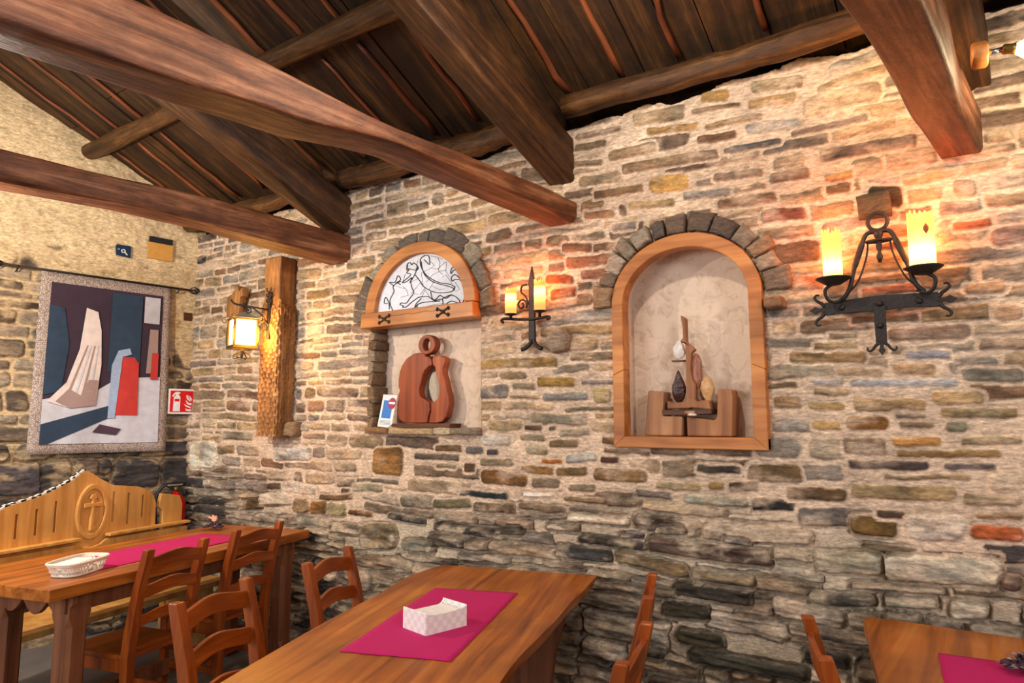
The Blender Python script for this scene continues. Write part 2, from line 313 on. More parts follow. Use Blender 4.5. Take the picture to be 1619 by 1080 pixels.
def plaster_mat(name, c0, c1, bump=0.6):
    m, nt, b = newmat(name)
    tc = node(nt, 'ShaderNodeTexCoord')
    n1 = node(nt, 'ShaderNodeTexNoise')
    n1.inputs['Scale'].default_value = 14
    n1.inputs['Detail'].default_value = 9
    n1.inputs['Roughness'].default_value = 0.65
    n1.inputs['Distortion'].default_value = 1.2
    nt.links.new(tc.outputs['Object'], n1.inputs['Vector'])
    rp = node(nt, 'ShaderNodeValToRGB')
    rp.color_ramp.elements[0].position = 0.28
    rp.color_ramp.elements[0].color = c0
    rp.color_ramp.elements[1].position = 0.5
    rp.color_ramp.elements[1].color = c1
    nt.links.new(n1.outputs['Fac'], rp.inputs[0])
    nt.links.new(rp.outputs[0], b.inputs['Base Color'])
    b.inputs['Roughness'].default_value = 0.9
    bp = node(nt, 'ShaderNodeBump')
    bp.inputs['Strength'].default_value = bump
    bp.inputs['Distance'].default_value = 0.015
    nt.links.new(n1.outputs['Fac'], bp.inputs['Height'])
    nt.links.new(bp.outputs[0], b.inputs['Normal'])
    return m


M = {}
M['stone'] = stone_mat('rubble_stone')
M['plaster'] = plaster_mat('niche_plaster', lin(190, 162, 138), lin(224, 198, 174))
M['beam'] = wood('old_beam_oak', lin(62, 32, 16), lin(116, 68, 40), lin(168, 118, 84), 'X', 0.5, 2.0, 0.4, 0, 0.55)
M['rafter'] = wood('shaded_rafter_oak', lin(30, 17, 7), lin(66, 39, 17), lin(108, 70, 36), 'X', 0.55, 2.0, 0.4, 0, 0.5)  # rafters' lack of light put into the colour, darker than the tie beams
M['purlin'] = wood('pole_wood', lin(40, 24, 9), lin(86, 54, 22), lin(132, 92, 46), 'X', 0.6, 2.0, 0.5, 0, 0.5)
M['batten'] = wood('batten_wood', lin(70, 32, 16), lin(124, 64, 34), lin(160, 96, 56), 'Y', 0.6, 1.2, 0.4)
M['board'] = wood('roof_board_wood', lin(26, 15, 7), lin(58, 36, 15), lin(100, 66, 26), 'Y', 0.7, 1.2, 0.4, 0, 0.4)
M['frame'] = wood('honey_frame_wood', lin(138, 76, 30), lin(188, 118, 56), lin(212, 146, 80), 'X', 0.45, 1.0, 0.2)
M['table'] = wood('table_wood', lin(108, 52, 12), lin(168, 92, 28), lin(198, 124, 48), 'X', 0.34, 1.3, 0.12, 0.0)
M['tableleg'] = wood('table_leg_wood', lin(80, 42, 24), lin(122, 72, 44), lin(150, 94, 62), 'Z', 0.5, 1.0, 0.2)
M['chair'] = wood('chair_wood', lin(88, 32, 5), lin(144, 64, 10), lin(180, 94, 22), 'Z', 0.36, 1.0, 0.1, 0.0)
M['chairx'] = wood('chair_rail_wood', lin(88, 32, 5), lin(144, 64, 10), lin(180, 94, 22), 'Y', 0.36, 1.0, 0.1, 0.0)
M['bench'] = wood('bench_wood', lin(186, 128, 58), lin(222, 166, 90), lin(238, 190, 116), 'Z', 0.5, 0.9, 0.2)
M['post'] = wood('post_wood', lin(104, 62, 30), lin(166, 114, 62), lin(200, 152, 96), 'Z', 0.6, 1.0, 0.3, 0, 0.4)
M['red_wood'] = wood('red_carved_wood', lin(104, 40, 16), lin(154, 70, 34), lin(182, 96, 52), 'Z', 0.45, 0.9, 0.2)
M['block'] = wood('block_wood', lin(120, 76, 48), lin(168, 118, 80), lin(190, 142, 104), 'Z', 0.6, 1.1, 0.3)
M['brown_block'] = wood('brown_block_wood', lin(110, 64, 32), lin(156, 100, 58), lin(180, 126, 80), 'Z', 0.5, 1.1, 0.3)
M['dark_wood'] = wood('dark_wood', lin(54, 28, 16), lin(88, 50, 30), lin(112, 70, 44), 'X', 0.5, 1.1, 0.3)
M['iron'] = plain('wrought_iron', lin(46, 40, 38), 0.5, 0.55, 0, 0.4, 90)
M['brass'] = plain('aged_brass', lin(120, 92, 40), 0.4, 0.7, 0, 0.2, 90)
M['pewter'] = plain('pale_metal', lin(170, 165, 155), 0.45, 0.5)
M['chrome'] = plain('chrome', lin(210, 210, 215), 0.15, 1.0)
M['pink'] = plain('magenta_cloth', lin(192, 0, 98), 0.95, 0, 0, 0.25, 600)
M['white'] = plain('white_paint', lin(232, 228, 224), 0.6)
M['paper'] = plain('white_paper', lin(240, 236, 232), 0.8, 0, 0, 0.1, 60)
M['wicker'] = plain('white_wicker', lin(236, 222, 204), 0.6, 0, 0, 0.2, 200)
M['red'] = plain('sign_red', lin(214, 14, 20), 0.4)
M['extred'] = plain('gloss_red', lin(190, 8, 14), 0.2)
M['black'] = plain('matt_black', lin(22, 22, 24), 0.5)
M['ink'] = plain('black_line', lin(28, 28, 32), 0.6)
M['mosaic'] = plain('pale_mosaic', lin(214, 214, 222), 0.5, 0, 0, 0.05, 30)
M['navy'] = plain('navy_tile', lin(16, 44, 70), 0.35)
M['ochre'] = plain('ochre_board', lin(200, 142, 62), 0.6)
M['blue'] = plain('print_blue', lin(28, 120, 205), 0.5)
M['magenta'] = plain('print_magenta', lin(160, 30, 84), 0.5)
M['greyprint'] = plain('print_grey', lin(150, 165, 190), 0.6)
M['dried'] = plain('dried_flowers', lin(72, 50, 62), 0.9, 0, 0, 0.5, 120)
M['dried2'] = plain('dried_petals', lin(160, 132, 124), 0.9, 0, 0, 0.3, 120)
M['ribbon'] = plain('peach_ribbon', lin(226, 170, 140), 0.7)
M['floor'] = plain('slate_floor', lin(128, 120, 114), 0.5, 0, 0, 0.5, 8)
M['quartz'] = plain('white_quartz', lin(222, 214, 206), 0.35, 0, 0, 0.6, 40)
M['garnet'] = plain('dark_mineral', lin(58, 30, 28), 0.3, 0, 0, 0.8, 50)
M['agate'] = plain('agate', lin(150, 92, 66), 0.35, 0, 0, 0.5, 40)
M['ambermin'] = plain('honey_mineral', lin(206, 160, 108), 0.4, 0, 0, 0.6, 40)
M['greystone'] = plain('grey_stone', lin(190, 176, 154), 0.7, 0, 0, 0.8, 40)
M['cream'] = plain('cream_weave', lin(222, 205, 196), 0.9, 0, 0, 0.2, 16)
M['plum'] = plain('plum_weave', lin(58, 40, 54), 0.9, 0, 0, 0.2, 16)
M['teal'] = plain('slate_blue_weave', lin(40, 58, 78), 0.9, 0, 0, 0.2, 16)
M['scarlet'] = plain('scarlet_weave', lin(190, 52, 44), 0.9, 0, 0, 0.2, 16)
M['fog'] = plain('pale_grey_weave', lin(196, 192, 198), 0.9, 0, 0, 0.2, 16)


def glow(name, col, strength):
    m, nt, b = newmat(name)
    nt.nodes.remove(b)
    e = node(nt, 'ShaderNodeEmission')
    e.inputs[0].default_value = col
    e.inputs[1].default_value = strength
    nt.links.new(e.outputs[0], nt.nodes['Material Output'].inputs[0])
    return m


def wax(name, col):
    m, nt, b = newmat(name)
    nt.nodes.remove(b)
    d, tr, mixn = node(nt, 'ShaderNodeBsdfDiffuse'), node(nt, 'ShaderNodeBsdfTranslucent'), node(nt, 'ShaderNodeMixShader')
    d.inputs[0].default_value = col
    tr.inputs[0].default_value = col
    mixn.inputs[0].default_value = 0.8
    nt.links.new(d.outputs[0], mixn.inputs[1])
    nt.links.new(tr.outputs[0], mixn.inputs[2])
    nt.links.new(mixn.outputs[0], nt.nodes['Material Output'].inputs[0])
    return m


M['wax'] = wax('candle_wax', (0.92, 0.72, 0.42, 1))
M['lampglass'] = glow('lantern_glass', (1.0, 0.62, 0.24, 1), 3.6)
M['bulb'] = glow('bulb', (1.0, 0.8, 0.5, 1), 12.0)


def border_mat():
    m, nt, b = newmat('tapestry_border')
    tc = node(nt, 'ShaderNodeTexCoord')
    v = node(nt, 'ShaderNodeTexVoronoi')
    v.inputs['Scale'].default_value = 78
    v.feature = 'DISTANCE_TO_EDGE'
    nt.links.new(tc.outputs['Object'], v.inputs['Vector'])
    rp = node(nt, 'ShaderNodeValToRGB')
    rp.color_ramp.elements[0].position = 0.05
    rp.color_ramp.elements[0].color = lin(128, 110, 102)
    rp.color_ramp.elements[1].position = 0.22
    rp.color_ramp.elements[1].color = lin(196, 176, 162)
    nt.links.new(v.outputs['Distance'], rp.inputs[0])
    nt.links.new(rp.outputs[0], b.inputs['Base Color'])
    b.inputs['Roughness'].default_value = 0.95
    return m


def weave_mat(name, c0, c1, scale):
    m, nt, b = newmat(name)
    tc = node(nt, 'ShaderNodeTexCoord')
    ch = node(nt, 'ShaderNodeTexChecker')
    ch.inputs['Scale'].default_value = scale
    ch.inputs['Color1'].default_value = c0
    ch.inputs['Color2'].default_value = c1
    nt.links.new(tc.outputs['Object'], ch.inputs['Vector'])
    nt.links.new(ch.outputs['Color'], b.inputs['Base Color'])
    bp = node(nt, 'ShaderNodeBump')
    bp.inputs['Strength'].default_value = 0.4
    bp.inputs['Distance'].default_value = 0.003
    nt.links.new(ch.outputs['Fac'], bp.inputs['Height'])
    nt.links.new(bp.outputs[0], b.inputs['Normal'])
    b.inputs['Roughness'].default_value = 0.6
    return m


M['border'] = border_mat()
M['woven'] = weave_mat('white_woven_strips', lin(228, 220, 216), lin(240, 236, 232), 48.0)
M['check'] = weave_mat('checked_edging', lin(30, 30, 34), lin(232, 226, 220), 34.0)

# ---------------------------------------------------------------- mesh builder


class MB:
    def __init__(s):
        s.v, s.f, s.c = [], [], []

    def add(s, verts, faces, col=None, mat=None):
        o = len(s.v)
        if mat is not None:
            verts = [mat @ Vector(p) for p in verts]
        s.v += [tuple(p) for p in verts]
        for f in faces:
            s.f.append(tuple(i + o for i in f))
            s.c.append(col)
        return s

    def box(s, c, d, col=None, mat=None, taper=1.0):
        x, y, z = d[0] / 2, d[1] / 2, d[2] / 2
        vs = []
        for k, sz in ((1.0 * taper, -z), (1.0, z)):
            vs += [(c[0] - x * k, c[1] - y * k, c[2] + sz), (c[0] + x * k, c[1] - y * k, c[2] + sz),
                   (c[0] + x * k, c[1] + y * k, c[2] + sz), (c[0] - x * k, c[1] + y * k, c[2] + sz)]
        return s.add(vs, [(3, 2, 1, 0), (4, 5, 6, 7), (0, 1, 5, 4), (1, 2, 6, 5), (2, 3, 7, 6), (3, 0, 4, 7)], col, mat)

    def prism(s, poly, a, b, plane='XZ', col=None, mat=None):
        """extrude a polygon in the plane between the offsets a and b along the third axis"""
        n = len(poly)
        P = {'XZ': lambda p, t: (p[0], t, p[1]), 'XY': lambda p, t: (p[0], p[1], t), 'YZ': lambda p, t: (t, p[0], p[1])}[plane]
        vs = [P(p, a) for p in poly] + [P(p, b) for p in poly]
        fs = [tuple(range(n)), tuple(range(2 * n - 1, n - 1, -1))]
        fs += [(i, i + n, (i + 1) % n + n, (i + 1) % n) for i in range(n)]
        return s.add(vs, fs, col, mat)

    def ring(s, inner, outer, a, b, closed=True, col=None, mat=None):
        """flat band in XZ between two outlines with the same count of points, a..b along Y"""
        n = len(inner)
        vs = [(p[0], a, p[1]) for p in inner] + [(p[0], a, p[1]) for p in outer] + \
             [(p[0], b, p[1]) for p in inner] + [(p[0], b, p[1]) for p in outer]
        fs = []
        for i in range(n if closed else n - 1):
            j = (i + 1) % n
            fs += [(i, j, j + n, i + n), (i + 2 * n, i + 3 * n, j + 3 * n, j + 2 * n),
                   (i + n, j + n, j + 3 * n, i + 3 * n), (j, i, i + 2 * n, j + 2 * n)]
        if not closed:
            fs += [(0, n, 3 * n, 2 * n), (2 * n - 1, n - 1, 3 * n - 1, 4 * n - 1)]
        return s.add(vs, fs, col, mat)

    def tube(s, path, r, seg=8, closed=False, col=None, mat=None, flat=None):
        pts = [Vector(p) for p in path]
        n = len(pts)
        rad = (lambda i: r(i / max(1, n - 1))) if callable(r) else (lambda i: r)
        prev = None
        vs = []
        for i, p in enumerate(pts):
            t = (pts[(i + 1) % n] - pts[i - 1]) if closed else (pts[min(i + 1, n - 1)] - pts[max(i - 1, 0)])
            if t.length < 1e-9:
                t = Vector((0, 0, 1))
            t.normalize()
            if prev is None:
                a = Vector((0, 1, 0)) if abs(t.y) < 0.9 else Vector((1, 0, 0))
                prev = (a - t * a.dot(t)).normalized()
            else:
                prev = (prev - t * prev.dot(t))
                prev = prev.normalized() if prev.length > 1e-6 else t.orthogonal().normalized()
            q = t.cross(prev)
            R = rad(i)
            for k in range(seg):
                an = 2 * PI * k / seg
                fa = flat if flat else 1.0
                vs.append(p + prev * (math.cos(an) * R) + q * (math.sin(an) * R * fa))
        fs = []
        for i in range(n if closed else n - 1):
            j = (i + 1) % n
            for k in range(seg):
                l = (k + 1) % seg
                fs.append((i * seg + k, i * seg + l, j * seg + l, j * seg + k))
        if not closed:
            fs += [tuple(range(seg - 1, -1, -1)), tuple(range((n - 1) * seg, n * seg))]
        return s.add(vs, fs, col, mat)

    def lathe(s, prof, seg=20, c=(0, 0, 0), col=None, mat=None):
        vs, fs = [], []
        for r, z in prof:
            for k in range(seg):
                a = 2 * PI * k / seg
                vs.append((c[0] + r * math.cos(a), c[1] + r * math.sin(a), c[2] + z))
        for i in range(len(prof) - 1):
            for k in range(seg):
                l = (k + 1) % seg
                fs.append((i * seg + k, i * seg + l, (i + 1) * seg + l, (i + 1) * seg + k))
        fs += [tuple(range(seg - 1, -1, -1)), tuple(range((len(prof) - 1) * seg, len(prof) * seg))]
        return s.add(vs, fs, col, mat)

    def loft(s, rings, col=None, mat=None, caps=True):
        n = len(rings[0])
        vs = [p for r in rings for p in r]
        fs = []
        for i in range(len(rings) - 1):
            for k in range(n):
                l = (k + 1) % n
                fs.append((i * n + k, i * n + l, (i + 1) * n + l, (i + 1) * n + k))
        if caps:
            fs += [tuple(range(n - 1, -1, -1)), tuple(range((len(rings) - 1) * n, len(rings) * n))]
        return s.add(vs, fs, col, mat)

    def build(s, name, mat, parent=None, bevel=0.0, smooth=False, seg=2, sub=0):
        me = bpy.data.meshes.new(name)
        me.from_pydata(s.v, [], s.f)
        if any(c is not None for c in s.c):
            at = me.color_attributes.new('Col', 'FLOAT_COLOR', 'CORNER')
            buf = []
            for f, c in zip(s.f, s.c):
                buf += list(c or (0.2, 0.2, 0.2, 1)) * len(f)
            at.data.foreach_set('color', buf)
        bm = bmesh.new()
        bm.from_mesh(me)
        bmesh.ops.recalc_face_normals(bm, faces=bm.faces[:])
        bm.to_mesh(me)
        bm.free()
        mats = mat if isinstance(mat, (list, tuple)) else [mat]
        for q in mats:
            me.materials.append(q)
        if smooth:
            me.polygons.foreach_set('use_smooth', [True] * len(me.polygons))
        o = bpy.data.objects.new(name, me)
        COL.objects.link(o)
        if parent is not None:
            o.parent = parent
        if bevel:
            b = o.modifiers.new('bevel', 'BEVEL')
            b.width, b.segments, b.limit_method = bevel, seg, 'ANGLE'
            b.angle_limit = math.radians(40)
        if sub:
            b = o.modifiers.new('sub', 'SUBSURF')
            b.levels = b.render_levels = sub
        return o


def tag(o, label, cat, group=None, kind=None):
    o['label'] = label
    o['category'] = cat
    if group:
        o['group'] = group
    if kind:
        o['kind'] = kind
    return o


def E(name, label, cat, loc=(0, 0, 0), rz=0.0, group=None, kind=None):
    o = bpy.data.objects.new(name, None)
    o.empty_display_size = 0.1
    COL.objects.link(o)
    o.location = loc
    o.rotation_euler = (0, 0, rz)
    return tag(o, label, cat, group, kind)


def struct(o, label=None):
    o['kind'] = 'structure'
    if label:
        o['label'] = label
    return o


def bez(pts, n=8):
    """Catmull-Rom through the points"""
    P = [Vector(p) for p in pts]
    out = []
    for i in range(len(P) - 1):
        p0, p1, p2, p3 = P[max(i - 1, 0)], P[i], P[i + 1], P[min(i + 2, len(P) - 1)]
        for k in range(n):
            t = k / n
            out.append(0.5 * ((2 * p1) + (p2 - p0) * t + (2 * p0 - 5 * p1 + 4 * p2 - p3) * t * t + (3 * p1 - p0 - 3 * p2 + p3) * t ** 3))
    out.append(P[-1])
    return out


def spiral(c, r0, r1, a0, turns, plane='XZ', n=22, y=0.0):
    out = []
    for i in range(n + 1):
        t = i / n
        a = a0 + turns * 2 * PI * t
        r = r0 + (r1 - r0) * t
        p = (c[0] + r * math.cos(a), c[1] + r * math.sin(a))
        out.append((p[0], y, p[1]) if plane == 'XZ' else (y, p[0], p[1]))
    return out


def rock(r, seed, sub=2, amp=0.18, squash=(1, 1, 1)):
    """verts, faces of a chipped stone"""
    rnd = random.Random(seed)
    bm = bmesh.new()
    bmesh.ops.create_icosphere(bm, subdivisions=sub, radius=r)
    dirs = [Vector((rnd.uniform(-1, 1), rnd.uniform(-1, 1), rnd.uniform(-1, 1))).normalized() for _ in range(9)]
    for v in bm.verts:
        d = v.co.normalized()
        k = 1.0
        for q in dirs:
            t = d.dot(q)
            if t > 0.72:
                k = min(k, (0.72 + 0.06 * rnd.random()) / t)
        v.co = d * r * k * (1 + amp * 0.3 * (rnd.random() - 0.5))
        v.co = Vector((v.co.x * squash[0], v.co.y * squash[1], v.co.z * squash[2]))
    vs = [v.co.copy() for v in bm.verts]
    bm.verts.index_update()
    fs = [tuple(w.index for w in f.verts) for f in bm.faces]
    bm.free()
    return vs, fs

# ---------------------------------------------------------------- stone walls as relief meshes


def vnoise(x, z, scale, seed):
    r = np.random.RandomState(seed)
    T = r.rand(256, 256)
    u, v = x / scale + 50, z / scale + 50
    i, j = np.floor(u).astype(int), np.floor(v).astype(int)
    a, b = u - i, v - j
    a, b = a * a * (3 - 2 * a), b * b * (3 - 2 * b)
    g = lambda p, q: T[p % 256, q % 256]
    return (g(i, j) * (1 - a) + g(i + 1, j) * a) * (1 - b) + (g(i, j + 1) * (1 - a) + g(i + 1, j + 1) * a) * b - 0.5


def fbm(x, z, scale, seed, octv=4):
    t, amp = 0, 1.0
    for k in range(octv):
        t = t + amp * vnoise(x, z, scale / 2 ** k, seed + k)
        amp *= 0.55
    return t


def masonry(X, Z, seed, courses, lengths, pal_up, pal_lo, zsplit, mort_up, mort_lo, placed, rel, round_k=0.3):
    """height above the mortar and colour for every grid point"""
    rnd = random.Random(seed)
    xw = X + 0.022 * fbm(X, Z, 0.16, seed + 11, 3) + 0.008 * fbm(X, Z, 0.03, seed + 12, 2)
    zw = Z + 0.030 * fbm(X, Z, 0.55, seed + 21, 2) + 0.010 * fbm(X, Z, 0.09, seed + 22, 3) + 0.005 * fbm(X, Z, 0.025, seed + 23, 2)
    stones = []      # cx, cz, hx, hz, joint
    z = Z.min() - 0.1
    xmin, xmax = X.min() - 0.2, X.max() + 0.2
    while z < Z.max() + 0.1:
        h = rnd.uniform(*courses)
        if z < zsplit and rnd.random() < 0.42:
            h *= 1.5
        x = xmin - rnd.random() * 0.3
        while x < xmax:
            l = rnd.uniform(*lengths) * (1.0 if rnd.random() < 0.75 else 1.7)
            if h > courses[0] * 1.65 and rnd.random() < 0.38:
                k = rnd.uniform(0.35, 0.65)
                c = rnd.uniform(0.4, 0.6)
                parts = [(x, x + l, z, z + h * k)]
                if rnd.random() < 0.5:
                    parts += [(x, x + l * c, z + h * k, z + h), (x + l * c, x + l, z + h * k, z + h)]
                else:
                    parts += [(x, x + l, z + h * k, z + h)]
            else:
                parts = [(x, x + l, z, z + h)]
            for q in parts:
                stones.append(q)
            x += l
        z += h
    N = len(stones)
    sid = -np.ones(X.shape, int)
    sdf = np.full(X.shape, 1.0)
    x0, z0 = X[0, 0], Z[0, 0]
    dx, dz = X[0, 1] - X[0, 0], Z[1, 0] - Z[0, 0]

    def paint(i, cx, cz, hx, hz, slope=0.0, over=0.0, pad=0.06, warp=1.0, rk=None):
        a = int(max(0, (cx - hx - pad - x0) / dx)); b = int(min(X.shape[1], (cx + hx + pad - x0) / dx + 2))
        zz = hz + pad + abs(slope) * hx
        c = int(max(0, (cz - zz - z0) / dz)); d = int(min(X.shape[0], (cz + zz - z0) / dz + 2))
        if a >= b or c >= d:
            return
        S = (slice(c, d), slice(a, b))
        px = (X[S] + (xw[S] - X[S]) * warp) - cx
        pz = (Z[S] + (zw[S] - Z[S]) * warp) - cz - slope * px
        r = min(hx, hz) * (rk or round_k)
        qx, qz = np.abs(px) - (hx - r), np.abs(pz) - (hz - r)
        sd = np.hypot(np.maximum(qx, 0), np.maximum(qz, 0)) + np.minimum(np.maximum(qx, qz), 0) - r
        if over > 0:
            clear = (sd < over) & (sd >= 0)
            sid[S] = np.where(clear, -1, sid[S])
            sdf[S] = np.where(clear, np.minimum(1.0, np.maximum(sd, 0.0)), sdf[S])
            ins = sd < 0
        else:
            ins = sd < sdf[S]
            ins &= sd < 0.02
        sid[S] = np.where(ins, i, sid[S])
        sdf[S] = np.where(ins, sd, sdf[S])

    cols = np.zeros((N + len(placed) + 1, 3))
    hts = np.zeros(N + len(placed) + 1)
    for i, (a, b, c, d) in enumerate(stones):
        zc = (c + d) / 2
        low = zc + rnd.uniform(-0.15, 0.15) < zsplit
        j = rnd.uniform(0.002, 0.006) if low else rnd.uniform(0.003, 0.010)
        paint(i, (a + b) / 2 + rnd.uniform(-.01, .01), zc, max(0.012, (b - a) / 2 - j), max(0.008, (d - c) / 2 - j), rnd.uniform(-0.05, 0.05), 0, 0.06, 1.0, rnd.uniform(0.3, 0.95))
        p = rnd.choice(pal_lo if low else pal_up)
        k = rnd.uniform(0.8, 1.2)
        cols[i] = [lin(*p)[q] * k * (1.06, 0.985, 0.95)[q] * (1.15 if low else 1.0) for q in range(3)]
        hts[i] = rnd.uniform(0.35, 1.0)
    full = np.bincount(sid[sid >= 0].ravel(), minlength=N + len(placed) + 1).astype(float)
    for i, (a, c, b, d, h, r, g, bb) in enumerate(placed):
        k = N + i
        paint(k, (a + b) / 2, (c + d) / 2, max(0.012, (b - a) / 2), max(0.008, h / 2), (d - c) / max(0.05, b - a), 0.012, 0.06, 0.75, rnd.uniform(0.45, 0.9))
        cols[k] = np.array(lin(r, g, bb)[:3]) * (1.10, 1.03, 0.99) * (1.35 if r > 164 and c < 1.3 else 1.0)
        hts[k] = rnd.uniform(0.6, 1.0)
    left = np.bincount(sid[sid >= 0].ravel(), minlength=N + len(placed) + 1).astype(float)
    gone = (left[:N] < 0.45 * full[:N])
    gm = np.zeros(N + len(placed) + 1, bool)
    gm[:N] = gone
    kill = gm[sid] & (sid >= 0)
    sid[kill] = -1
    sdf[kill] = 0.02
    inside = np.clip(-sdf / 0.012, 0, 1)
    inside = np.where(sid >= 0, inside, 0)
    prof = inside * inside * (3 - 2 * inside)
    low = np.clip((zsplit + 0.18 * fbm(X, Z, 0.5, seed + 31, 3) * 2 - Z) / 0.22, 0, 1)
    amp = rel[0] + (rel[1] - rel[0]) * low
    H = prof * hts[sid] * amp
    # cleft faces: each stone has its own slight tilt and roughness
    rs = np.random.RandomState(seed + 5)
    tx, tz = rs.uniform(-0.03, 0.03, len(hts)), rs.uniform(-0.10, 0.10, len(hts))
    H += prof * ((X * 7.3 % 1 - 0.5) * 0) + prof * (0.45 + 0.55 * low) * (0.011 * fbm(X * 0.45, Z, 0.05, seed + 41, 4))
    H += prof * (0.15 + low) * 0.018 * fbm(X * 0.14, Z + 0.04 * X, 0.022, seed + 44, 2)
    groove = np.exp(-((np.abs(sdf) - 0.002) / 0.0065) ** 2) * (sdf < 0.05)
    H -= groove * (0.004 + 0.034 * low) * (0.5 + 1.2 * np.clip(fbm(X, Z, 0.2, seed + 33, 2) + 0.4, 0, 1))
    H += (1 - prof) * 0.006 * fbm(X, Z, 0.06, seed + 51, 4)
    H += 0.016 * fbm(X, Z, 0.5, seed + 61, 2)
    cc = cols[sid]
    tone = 1 + 0.9 * fbm(X * 0.30, Z + 0.15 * X, 0.045, seed + 71, 4)[..., None] + 0.25 * fbm(X, Z, 0.3, seed + 72, 2)[..., None]
    warm = fbm(X, Z, 0.09, seed + 73, 3)[..., None] * np.array([0.14, 0.0, -0.12])
    tone = tone + (low * 0.9 * fbm(X * 0.16, Z + 0.05 * X, 0.022, seed + 76, 3))[..., None]
    cc = cc * np.clip(tone, 0.35, 1.9) * (1 + warm)
    ml = (1 - low[..., None]) * np.array(lin(*mort_up)[:3]) + low[..., None] * np.array(lin(*mort_lo)[:3])
    ml = ml * (1 + 0.30 * fbm(X, Z, 0.12, seed + 81, 4)[..., None])
    w = np.clip(inside * 1.6, 0, 1)[..., None]
    # lime smears left on some faces
    sm = np.clip(fbm(X * 0.6, Z, 0.13, seed + 91, 5) * (1.8 + 1.2 * low) - 0.32 + 0.1 * low, 0, 0.7)[..., None]
    C = ml * (1 - w) + (cc * (1 - sm) + ml * sm) * w
    return H, np.clip(C, 0.004, 0.9), low


def relief_mesh(name, X, Z, H, C, to3, keep, mat, parent=None):
    """grid mesh; to3 maps (x, z, h) arrays to world coordinates; keep says which grid points stay"""
    ny, nx = X.shape
    P = to3(X, Z, H).reshape(-1, 3)
    idx = np.arange(nx * ny).reshape(ny, nx)
    q = np.stack([idx[:-1, :-1], idx[:-1, 1:], idx[1:, 1:], idx[1:, :-1]], -1).reshape(-1, 4)
    k = keep.ravel()
    q = q[k[q].all(1)]
    used = np.zeros(nx * ny, bool)
    used[q.ravel()] = True
    remap = np.cumsum(used) - 1
    P = P[used]
    Cc = C.reshape(-1, 3)[used]
    q = remap[q]
    me = bpy.data.meshes.new(name)
    me.vertices.add(len(P))
    me.vertices.foreach_set('co', P.astype(np.float32).ravel())
    me.loops.add(q.size)
    me.loops.foreach_set('vertex_index', q.astype(np.int32).ravel())
    me.polygons.add(len(q))
    me.polygons.foreach_set('loop_start', np.arange(0, q.size, 4, dtype=np.int32))
    me.polygons.foreach_set('loop_total', np.full(len(q), 4, np.int32))
    me.polygons.foreach_set('use_smooth', np.ones(len(q), bool))
    me.update(calc_edges=True)
    at = me.color_attributes.new('Col', 'FLOAT_COLOR', 'POINT')
    at.data.foreach_set('color', np.concatenate([Cc, np.ones((len(Cc), 1))], 1).astype(np.float32).ravel())
    me.materials.append(mat)
    o = bpy.data.objects.new(name, me)
    COL.objects.link(o)
    if parent:
        o.parent = parent
    return o


UP = [(170, 152, 128), (176, 160, 138), (160, 142, 118), (182, 164, 136), (150, 132, 108), (136, 120, 100), (164, 146, 116), (128, 112, 96), (156, 150, 140), (172, 150, 112), (146, 126, 98), (120, 104, 90), (168, 156, 136), (134, 126, 118), (140, 112, 88), (150, 142, 128)]
LO = [(186, 176, 160), (164, 154, 140), (146, 130, 110), (118, 106, 92), (92, 84, 78), (136, 124, 108), (74, 68, 64), (148, 136, 120), (122, 108, 90), (104, 98, 94), (158, 148, 132), (64, 60, 60), (126, 110, 90), (172, 162, 148), (96, 80, 66), (140, 126, 112), (150, 138, 124)]
PLACED = [tuple(float(t) for t in s.split()) for s in STONES.split('|')]

# the two niches: centre x, half width, spring height, rise, foot
N2 = dict(cx=-1.176, hw=0.343, zs=2.145, rz=0.285, z0=1.462)     # centre line of its frame
N1 = dict(cx=-2.882, hw=0.435, zs=2.20, rz=0.44, z0=1.50)

rx = np.arange(-5.62, 1.30, 0.0055)
rz_ = np.arange(0.0, 3.42, 0.0055)
X, Z = np.meshgrid(rx, rz_)
H, C, low = masonry(X, Z, 7, (0.054, 0.115), (0.12, 0.38), UP, LO, 1.16, (222, 196, 172), (200, 182, 160), PLACED, (0.012, 0.034))
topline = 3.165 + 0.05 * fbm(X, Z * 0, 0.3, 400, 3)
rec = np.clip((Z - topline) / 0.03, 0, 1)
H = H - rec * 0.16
C = C * (1 - rec[..., None]) + rec[..., None] * np.array(lin(70, 56, 44)[:3])  # shade of the gap above the wall top painted into the colour
inn2 = (np.abs(X - N2['cx']) < N2['hw']) & (Z > N2['z0']) & ((Z < N2['zs']) | (((X - N2['cx']) / N2['hw']) ** 2 + ((Z - N2['zs']) / N2['rz']) ** 2 < 1))
inn1 = (X > -3.325) & (X < -2.415) & (Z > N1['z0'] + 0.0) & (Z < 2.2) | ((((X - N1['cx']) / N1['hw']) ** 2 + ((Z - N1['zs']) / N1['rz']) ** 2 < 1) & (Z >= 2.2))
wall_back = struct(relief_mesh('wall_back', X, Z, H, C, lambda x, z, h: np.stack([x, -h, z], -1), ~(inn1 | inn2), M['stone']),
                   'long rubble stone wall with two niches')

# left gable wall: origin at the corner, running towards the camera; a straw plaster above rough stone
LD = np.array([-0.12, -0.993, 0.0]); LD /= np.linalg.norm(LD)
LN = np.array([0.993, -0.12, 0.0]); LN /= np.linalg.norm(LN)
C0 = np.array([-5.5, 0.0, 0.0])


def LW(s, z, h=0.0):
    return Vector(C0 + LD * s + LN * h) + Vector((0, 0, z))


